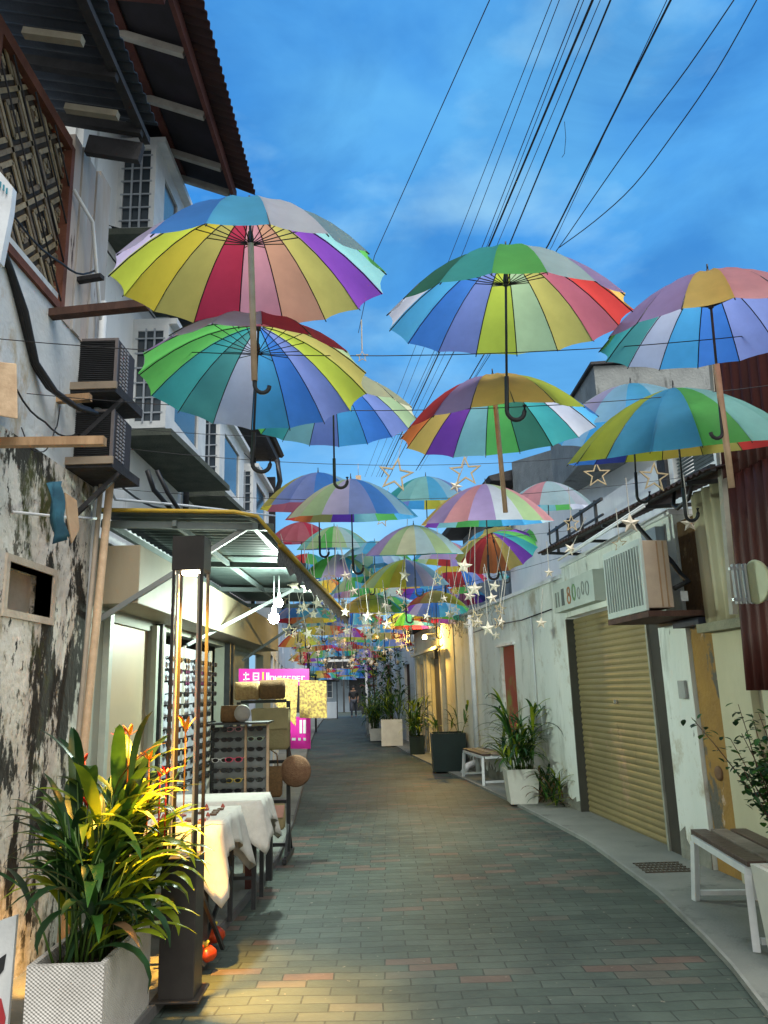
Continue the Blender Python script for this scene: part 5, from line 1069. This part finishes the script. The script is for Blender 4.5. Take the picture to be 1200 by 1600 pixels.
for (px_,py_,w_,lab,cs_) in [
 (585,846,118,'pale green and blue umbrella tucked between the rose and the middle pale one','GN PG PB SK LB GL LT TE GN PB PG LB GL PB LT GN'),
 (700,846,112,'small lilac and white umbrella right of the middle pale one','LP GL SK BL GN PG YL RD LP GL PB PK GL LP PK LP'),
 (752,872,90,'little aqua umbrella under the tilted red one','LT TE SK BL PU RD OR YL LT PB GL LT TE SK PB LT'),
 (800,856,84,'little rose and yellow umbrella right of the tilted red one','RO RD OR YL LM GN TE SK RO PK GD YL PG LT LP RO'),
 (482,866,100,'teal and red umbrella just above the awning tip','TE GN RD OR YL SK BL PU TE LT SK GL LP RO RD TE'),
 (556,898,96,'green-edged umbrella low in the middle, left of the yellow-striped one','GN LM YL OR RD PU BL SK GN PG LT PB GL LP PK GN'),
 (668,902,96,'blue and gold umbrella low in the middle, right of the yellow-striped one','BL SK GD YL KH RD CR PU BL SK PB LT GD YL PK BL'),
 (612,910,88,'crimson and teal umbrella low in the very middle','CR RD TE DT GN LM YL KH CR RO LP GL PB LT TE CR'),
 (722,914,78,'small dark blue umbrella above the lit doorway','NV BL SK LT GN YL OR RD BL NV PU LP RO CR PU NV'),
 (508,902,82,'small orange and blue umbrella behind the awning tip','OR RD CR PU BL SK TE GN OR GD YL PG LT SK PW OR')]:
    UM.append(U(px_,py_,w_,lab,C(cs_),(math.radians(6+(px_%5)),math.radians(px_%7-3)),1,rot=px_*.37))
r=random.Random(77)
yy=13.0; row=0
while yy<47:
    cx=(interp(LE,yy)+interp(RE,yy))/2; n=3
    for q in range(n):
        k=r.randrange(16); cols=BASE[k:]+BASE[:k]
        if r.random()<.5: cols=cols[::-1]
        x=cx+(q-(n-1)/2)*1.02+r.uniform(-.15,.15)+(.2 if row%2 else -.2)
        umbrella((x,yy+r.uniform(-.25,.25),3.12+r.uniform(-.15,.2)-(.022*(yy-18) if yy>18 else 0)),1.1,('%s umbrella in the %s row of the dense distant cluster, counting away from the viewer'%((['left','middle','right'] if n==3 else ['left','right'])[q],'first second third fourth fifth sixth seventh eighth ninth tenth eleventh twelfth thirteenth fourteenth fifteenth sixteenth seventeenth eighteenth nineteenth twentieth twenty-first twenty-second twenty-third'.split()[row])),cols,(math.radians(r.uniform(-8,8)),math.radians(r.uniform(-6,6))),r.uniform(0,.4),0 if yy>18 else 1,group='distant umbrellas over the far part of the alley')
    yy+=1.25+.02*yy; row+=1

# ---- cross wires carrying umbrellas
def sagwire(a,b,sag,label,r_=.0026,m_=None,name='support_wire',cat='wire',grp='wires strung across the alley for the umbrellas'):
    a,b=Vector(a),Vector(b); n=14; m=MB(); m.tube([a.lerp(b,i/n)-Vector((0,0,sag*4*(i/n)*(1-i/n))) for i in range(n+1)],r_,5); return simple(name,label,cat,m,m_ or cable,grp)
for i,(u,lab) in enumerate([(3,'support wire over the half hidden left umbrella'),(5,'support wire over the purple, green and teal umbrella'),(9,'support wire over the low overlapping pair of umbrellas'),(15,'support wire over the pale umbrella in the middle distance')]):
    p=UM[u].location; sagwire((-2.04 if p.y<5.3 else -2.3,p.y,p.z-.02),(2.75 if p.y<9 else 3.0-.1*p.y*.5,p.y,p.z-.05),.16,lab)
sagwire((-2.3,6.2,3.75),(3.1,6.6,4.1),.25,'sagging support wire crossing the sky between the umbrellas'); sagwire((-2.3,5.4,3.35),(2.9,7.0,3.7),.2,'thin slanting wire crossing below the upper umbrellas')
sagwire((-1.0,11,2.72),(2.2,8.5,2.95),.12,'thin wire running from the awning tip to the right wall')

# ---- overhead cables
rnd=random.Random(3)
CB=[((765,0),(585,400),(560,520),.005,'leftmost thin overhead cable standing apart from the rest'),
((862,0),(710,385),(570,745),.004,'first thin cable at the left of the overhead bundle'),((874,0),(727,385),(580,745),.004,'second thin cable at the left of the overhead bundle'),
((905,0),(755,382),(588,745),.005,'third thin reddish cable of the overhead bundle'),((912,0),(762,382),(592,745),.004,'fourth thin cable hugging the thickest cable'),
((926,0),(766,380),(596,745),.012,'thickest black overhead cable with a splice'),((938,0),(778,380),(602,745),.004,'thin cable just right of the thickest one'),
((954,0),(797,380),(608,745),.009,'second black overhead cable right of the thickest one'),
((1048,0),(857,382),(650,735),.011,'solitary thick black cable between the bundle and the right pair'),((1042,0),(863,384),(655,735),.004,'thin cable twisted beside the solitary thick cable')]
for a,b,c,rr,lab in CB:
    z=7.0; A_=PZ(*a,z); B_=PZ(*b,z); C_=PZ(*c,z); pre=A_+(A_-B_)*.6
    m=MB(); pts=[pre,A_]+[A_.lerp(B_,i/4) for i in range(1,5)]+[B_.lerp(C_,i/6) for i in range(1,7)]; m.tube(pts,rr,6); simple('overhead_cable',lab,'cable',m,cable if rr>.006 else mat('cable_red_dark',(.05,.015,.03),None,6,.5),'overhead cables along the alley')
for pl,lab in (([(1150,-5),(1075,105),(1000,205),(940,290),(885,370),(872,388)],'upper of the two thin cables swinging in from the right'),([(1185,-5),(1120,110),(1055,205),(990,290),(930,345),(872,388)],'lower sagging cable swinging in from the upper right')):
    m=MB(); pts=[PZ(px,py,7.0-.25*math.sin(i/5*math.pi)) for i,(px,py) in enumerate(pl)]
    sm=[]
    for i in range(len(pts)-1):
        for q in range(4):
            t=q/4; p0,p1,p2,p3=pts[max(i-1,0)],pts[i],pts[i+1],pts[min(i+2,len(pts)-1)]
            sm.append(.5*((2*p1)+(p2-p0)*t+(2*p0-5*p1+4*p2-p3)*t*t+(3*p1-p0-3*p2+p3)*t*t*t))
    m.tube(sm+[pts[-1],PZ(650,735,7.0)],.006,6); simple('overhead_cable',lab,'cable',m,cable,'overhead cables along the alley')
m=MB(); m.tube([PZ(882,190,7),PZ(884,215,6.93),PZ(882,240,6.86),PZ(878,246,6.85)],.003,5); simple('loose_wire','short loose wire end dangling from the cable bundle','cable',m,cable)

# ---- stars
stw=mat('star_wood',(.46,.37,.22),(.38,.3,.18),12,.7); sts=mat('star_pale',(.66,.60,.48),(.56,.5,.4),12,.6)
def star_pts(R,k): return [(R*(1 if i%2==0 else k)*math.sin(i*math.pi/5),R*(1 if i%2==0 else k)*math.cos(i*math.pi/5)) for i in range(10)]
def star(c,R,kind,label,rz=0,up=.5,grp='wooden stars hanging among the umbrellas',tilt=0):
    c=Vector(c); T=thing('hanging_star',label,'star',c,rz,grp); T.rotation_euler=(0,tilt,rz)
    def L(mb,name,m_):
        me=bpy.data.meshes.new(name); me.from_pydata(mb.v,[],mb.f); o=bpy.data.objects.new(name,me); COL.objects.link(o); o.parent=T; me.materials.append(m_); return o
    P=star_pts(R,.42)
    m=MB()
    if kind=='outline':
        Q=star_pts(R*.78,.42*.95); t=R*.05
        for i in range(10):
            j=(i+1)%10; a,b,c_,d=P[i],P[j],Q[j],Q[i]
            m.hexa([(a[0],-t,a[1]),(b[0],-t,b[1]),(c_[0],-t,c_[1]),(d[0],-t,d[1]),(a[0],t,a[1]),(b[0],t,b[1]),(c_[0],t,c_[1]),(d[0],t,d[1])])
    else:
        t=R*.25; vs=[(x,0,z) for x,z in P]+[(0,-t,0),(0,t,0)]; m.add(vs,[(10,i,(i+1)%10) for i in range(10)]+[(11,(i+1)%10,i) for i in range(10)])
    L(m,'star_frame' if kind=='outline' else 'star_body',stw if kind=='outline' else sts)
    s=MB(); s.tube([(0,0,R*.98),(0,0,R+up)],.0022 if R>.1 else .004,4); L(s,'string',string)
def S_(px,py,w_,kind,lab,Y,**k):
    c=PY(px,py,Y); R=w_/2/FP*c.y*1.05; star(c,R,kind,lab,rnd.uniform(-.3,.3),**k)
S_(727,737,52,'outline','largest star outline hanging under the purple, green and teal umbrella',5.6,up=.45)
S_(618,742,58,'outline','faint star outline hanging against the sky left of the largest one',6.2,up=.4,tilt=.2)
S_(933,742,44,'outline','star outline hanging under the lime corner of the lower right umbrella',5.9,up=.35)
S_(1022,746,50,'outline','star outline hanging under the yellow side of the lower right umbrella',5.6,up=.4,tilt=.1)
S_(985,818,34,'solid','solid star hanging in front of the tin eave',6.2,up=.3)
S_(1077,818,27,'solid','solid star hanging by the ribbed cream panel',5.4,up=.3)
S_(968,850,24,'outline','small star left of the right air conditioner',6.6,up=.25)
S_(893,818,28,'outline','star outline hanging above the roof edge on the right',8,up=.3)
S_(892,858,22,'solid','small solid star at the tip of the tin eave',8,up=.3,tilt=.5)
S_(712,760,22,'solid','small solid star tucked beside the largest outline',6.5,up=.4,tilt=.4)
S_(790,812,26,'outline','star outline below the white, pink and green umbrella',7.5,up=.3)
S_(566,557,22,'outline','tiny star at the right rim of the half hidden umbrella',4.3,up=.2)
S_(598,812,24,'outline','star outline hanging just under the low pair of umbrellas',8.5,up=.3,tilt=.2)
S_(660,855,20,'outline','star outline in front of the pale middle-distance umbrella',9,up=.3,tilt=.2)
S_(858,895,16,'solid','tiny solid star against the mint parapet',8.6,up=.3)
r=random.Random(12)
for i in range(250):
    Y=r.uniform(8,27); cxx=(interp(LE,Y)+interp(RE,Y))/2; x=cxx+r.uniform(-1.6,1.35); z=r.uniform(2.15,2.85)
    star((x,Y,z),r.uniform(.045,.10),r.choice(['solid','outline','solid']),'small pale star among the many hanging over the middle of the alley',r.uniform(-.6,.6),r.uniform(.3,.7),'small stars over the middle of the alley',r.uniform(-.3,.3))
# wooden tags and dangling shafts
for (px,py,Y,sz,lab) in ((435,583,4.0,.05,'square wooden tag hanging under the half hidden left umbrella'),(560,748,7.0,.05,'small wooden tag on top of the low overlapping umbrellas'),(424,362,3.2,.02,'thin pale tag on the near rim of the front-left umbrella')):
    c=PY(px,py,Y); m=MB(); m.box((c.x-sz/2,c.y-.004,c.z-sz*.65),(c.x+sz/2,c.y+.004,c.z+sz*.65)); m.tube([(c.x,c.y,c.z+sz*.65),(c.x,c.y,c.z+sz+.1)],.002,4); simple('wooden_tag',lab,'tag',m,woodp)
# light net on the far right wall top
m=MB(); r=random.Random(6)
for i in range(60):
    s_=r.uniform(2.6,6.5); z=2.82; L_=r.uniform(.1,.42); d=r.uniform(.03,.22); pts=[]
    for q in range(5): pts.append((s_+r.uniform(-.04,.04),d+r.uniform(-.03,.03),z-L_*q/4))
    m.fr=FR2; m.tube(pts,.004,4)
    for q in range(3): p=pts[r.randrange(1,5)]; m.lathe(p,[(.002,-.012),(.010,0),(.002,.012)],5)
simple('fairy_light_net','tangled unlit fairy light strings over the top of the mint wall','fairy lights',m,mat('dull_string',(.30,.30,.24),None,8,.8),kind=None) if False else tag(m.build('fairy_light_net',mat('dull_string',(.30,.30,.24),None,8,.8)),'tangled unlit fairy light strings over the top of the mint wall','fairy lights')

# ---- loose wires and clamps on the left wall
for i,(P_,rr,lab) in enumerate([([(-2.03,3.9,3.25),(-1.99,4.3,3.1),(-2.0,4.8,3.2),(-2.02,5.3,3.0)],.006,'thin black wire drooping behind the lower timber beam'),
 ([(-2.03,4.1,3.0),(-1.98,4.25,2.9),(-1.97,4.4,3.1),(-2.02,4.55,3.3)],.004,'short looping wire near the timber stub'),
 ([(-2.36,5.6,3.6),(-2.3,6.6,3.3),(-2.3,8.0,3.45),(-2.32,10,3.2),(-2.3,13,3.4)],.010,'black cable sagging along the white shophouse below the window ledges'),
 ([(-2.36,5.5,5.4),(-2.3,6.2,5.25),(-2.3,8.0,5.4),(-2.3,11,5.3),(-2.2,13.5,5.5)],.008,'black cable running along the white shophouse above the lower windows'),
 ([(-2.03,2.9,4.3),(-1.98,3.6,4.1),(-2.0,4.4,4.2),(-1.99,4.9,4.45)],.007,'black cable under the bamboo wall')]):
    pts=[Vector(p) for p in P_]; sm=[]
    for a,b in zip(pts,pts[1:]):
        for q in range(5): t=q/5; sm.append(a.lerp(b,t)-Vector((0,0,.05*math.sin(math.pi*t))))
    simple('wall_cable_run',lab,'cable',MB().tube(sm+[pts[-1]],rr,6),cable)

# white board with dark mark leaning left of the planter
T=thing('leaning_board','white board with a black mark and red corner leaning at the lower left edge','board',(-1.78,3.75,.05))
y=3.75; MB().hexa([PY(-90,1700,y),PY(4,1700,y),PY(4,1700,y)+Vector((0,.02,0)),PY(-90,1700,y)+Vector((0,.02,0)),PY(-90,1470,y),PY(26,1430,y),PY(26,1430,y)+Vector((0,.02,0)),PY(-90,1470,y)+Vector((0,.02,0))]).build('panel',whiteT,T)
m=MB(); m.poly([PY(-4,1500,y-.003),PY(10,1490,y-.003),PY(6,1515,y-.003),PY(-4,1528,y-.003)],(0,-.003,0)); m.build('black_mark',black,T)
m=MB(); m.poly([PY(-20,1560,y-.003),PY(2,1560,y-.003),PY(9,1590,y-.003),PY(5,1620,y-.003),PY(-20,1620,y-.003)],(0,-.003,0)); m.build('red_corner',mat('board_red',(.45,.04,.05),None,5,.5),T)

T=thing('green_awning','long dark canopy across the house that closes the alley','awning',(-2.5,56,2.6))
MB().hexa([(-6,55.2,2.5),(1,55.2,2.5),(1,56.95,2.7),(-6,56.95,2.7),(-6,55.2,2.75),(1,55.2,2.75),(1,56.95,3.2),(-6,56.95,3.2)]).build('canopy',mat('dim_canvas',(.03,.07,.08),None,4,.7),T)
for x in (-4.8,-3.2,-1.4): MB().bar((x,55.3,.03),(x,55.3,2.5),.12,.12).build('post',black,T)
for i,(x,y,hh,lab) in enumerate([(-3.3,44,1.5,'pale street stand with a dark roof at the far left bend'),(-1.35,50,1.2,'low dark street stand at the far right bend')]):
    T=thing('street_stand',lab,'stand',(x,y,0)); MB().box((x-.4,y-.3,.02),(x+.4,y+.3,hh*.6)).build('counter',[wb,dark][i],T,bevel=.02); MB().box((x-.5,y-.4,hh+.5),(x+.5,y+.4,hh+.62)).build('roof',[dark,maroon][i],T,bevel=.02)
    for sx in (-.4,.4): MB().bar((x+sx,y-.32,.02),(x+sx,y-.32,hh+.5),.05,.05).build('post',black,T)
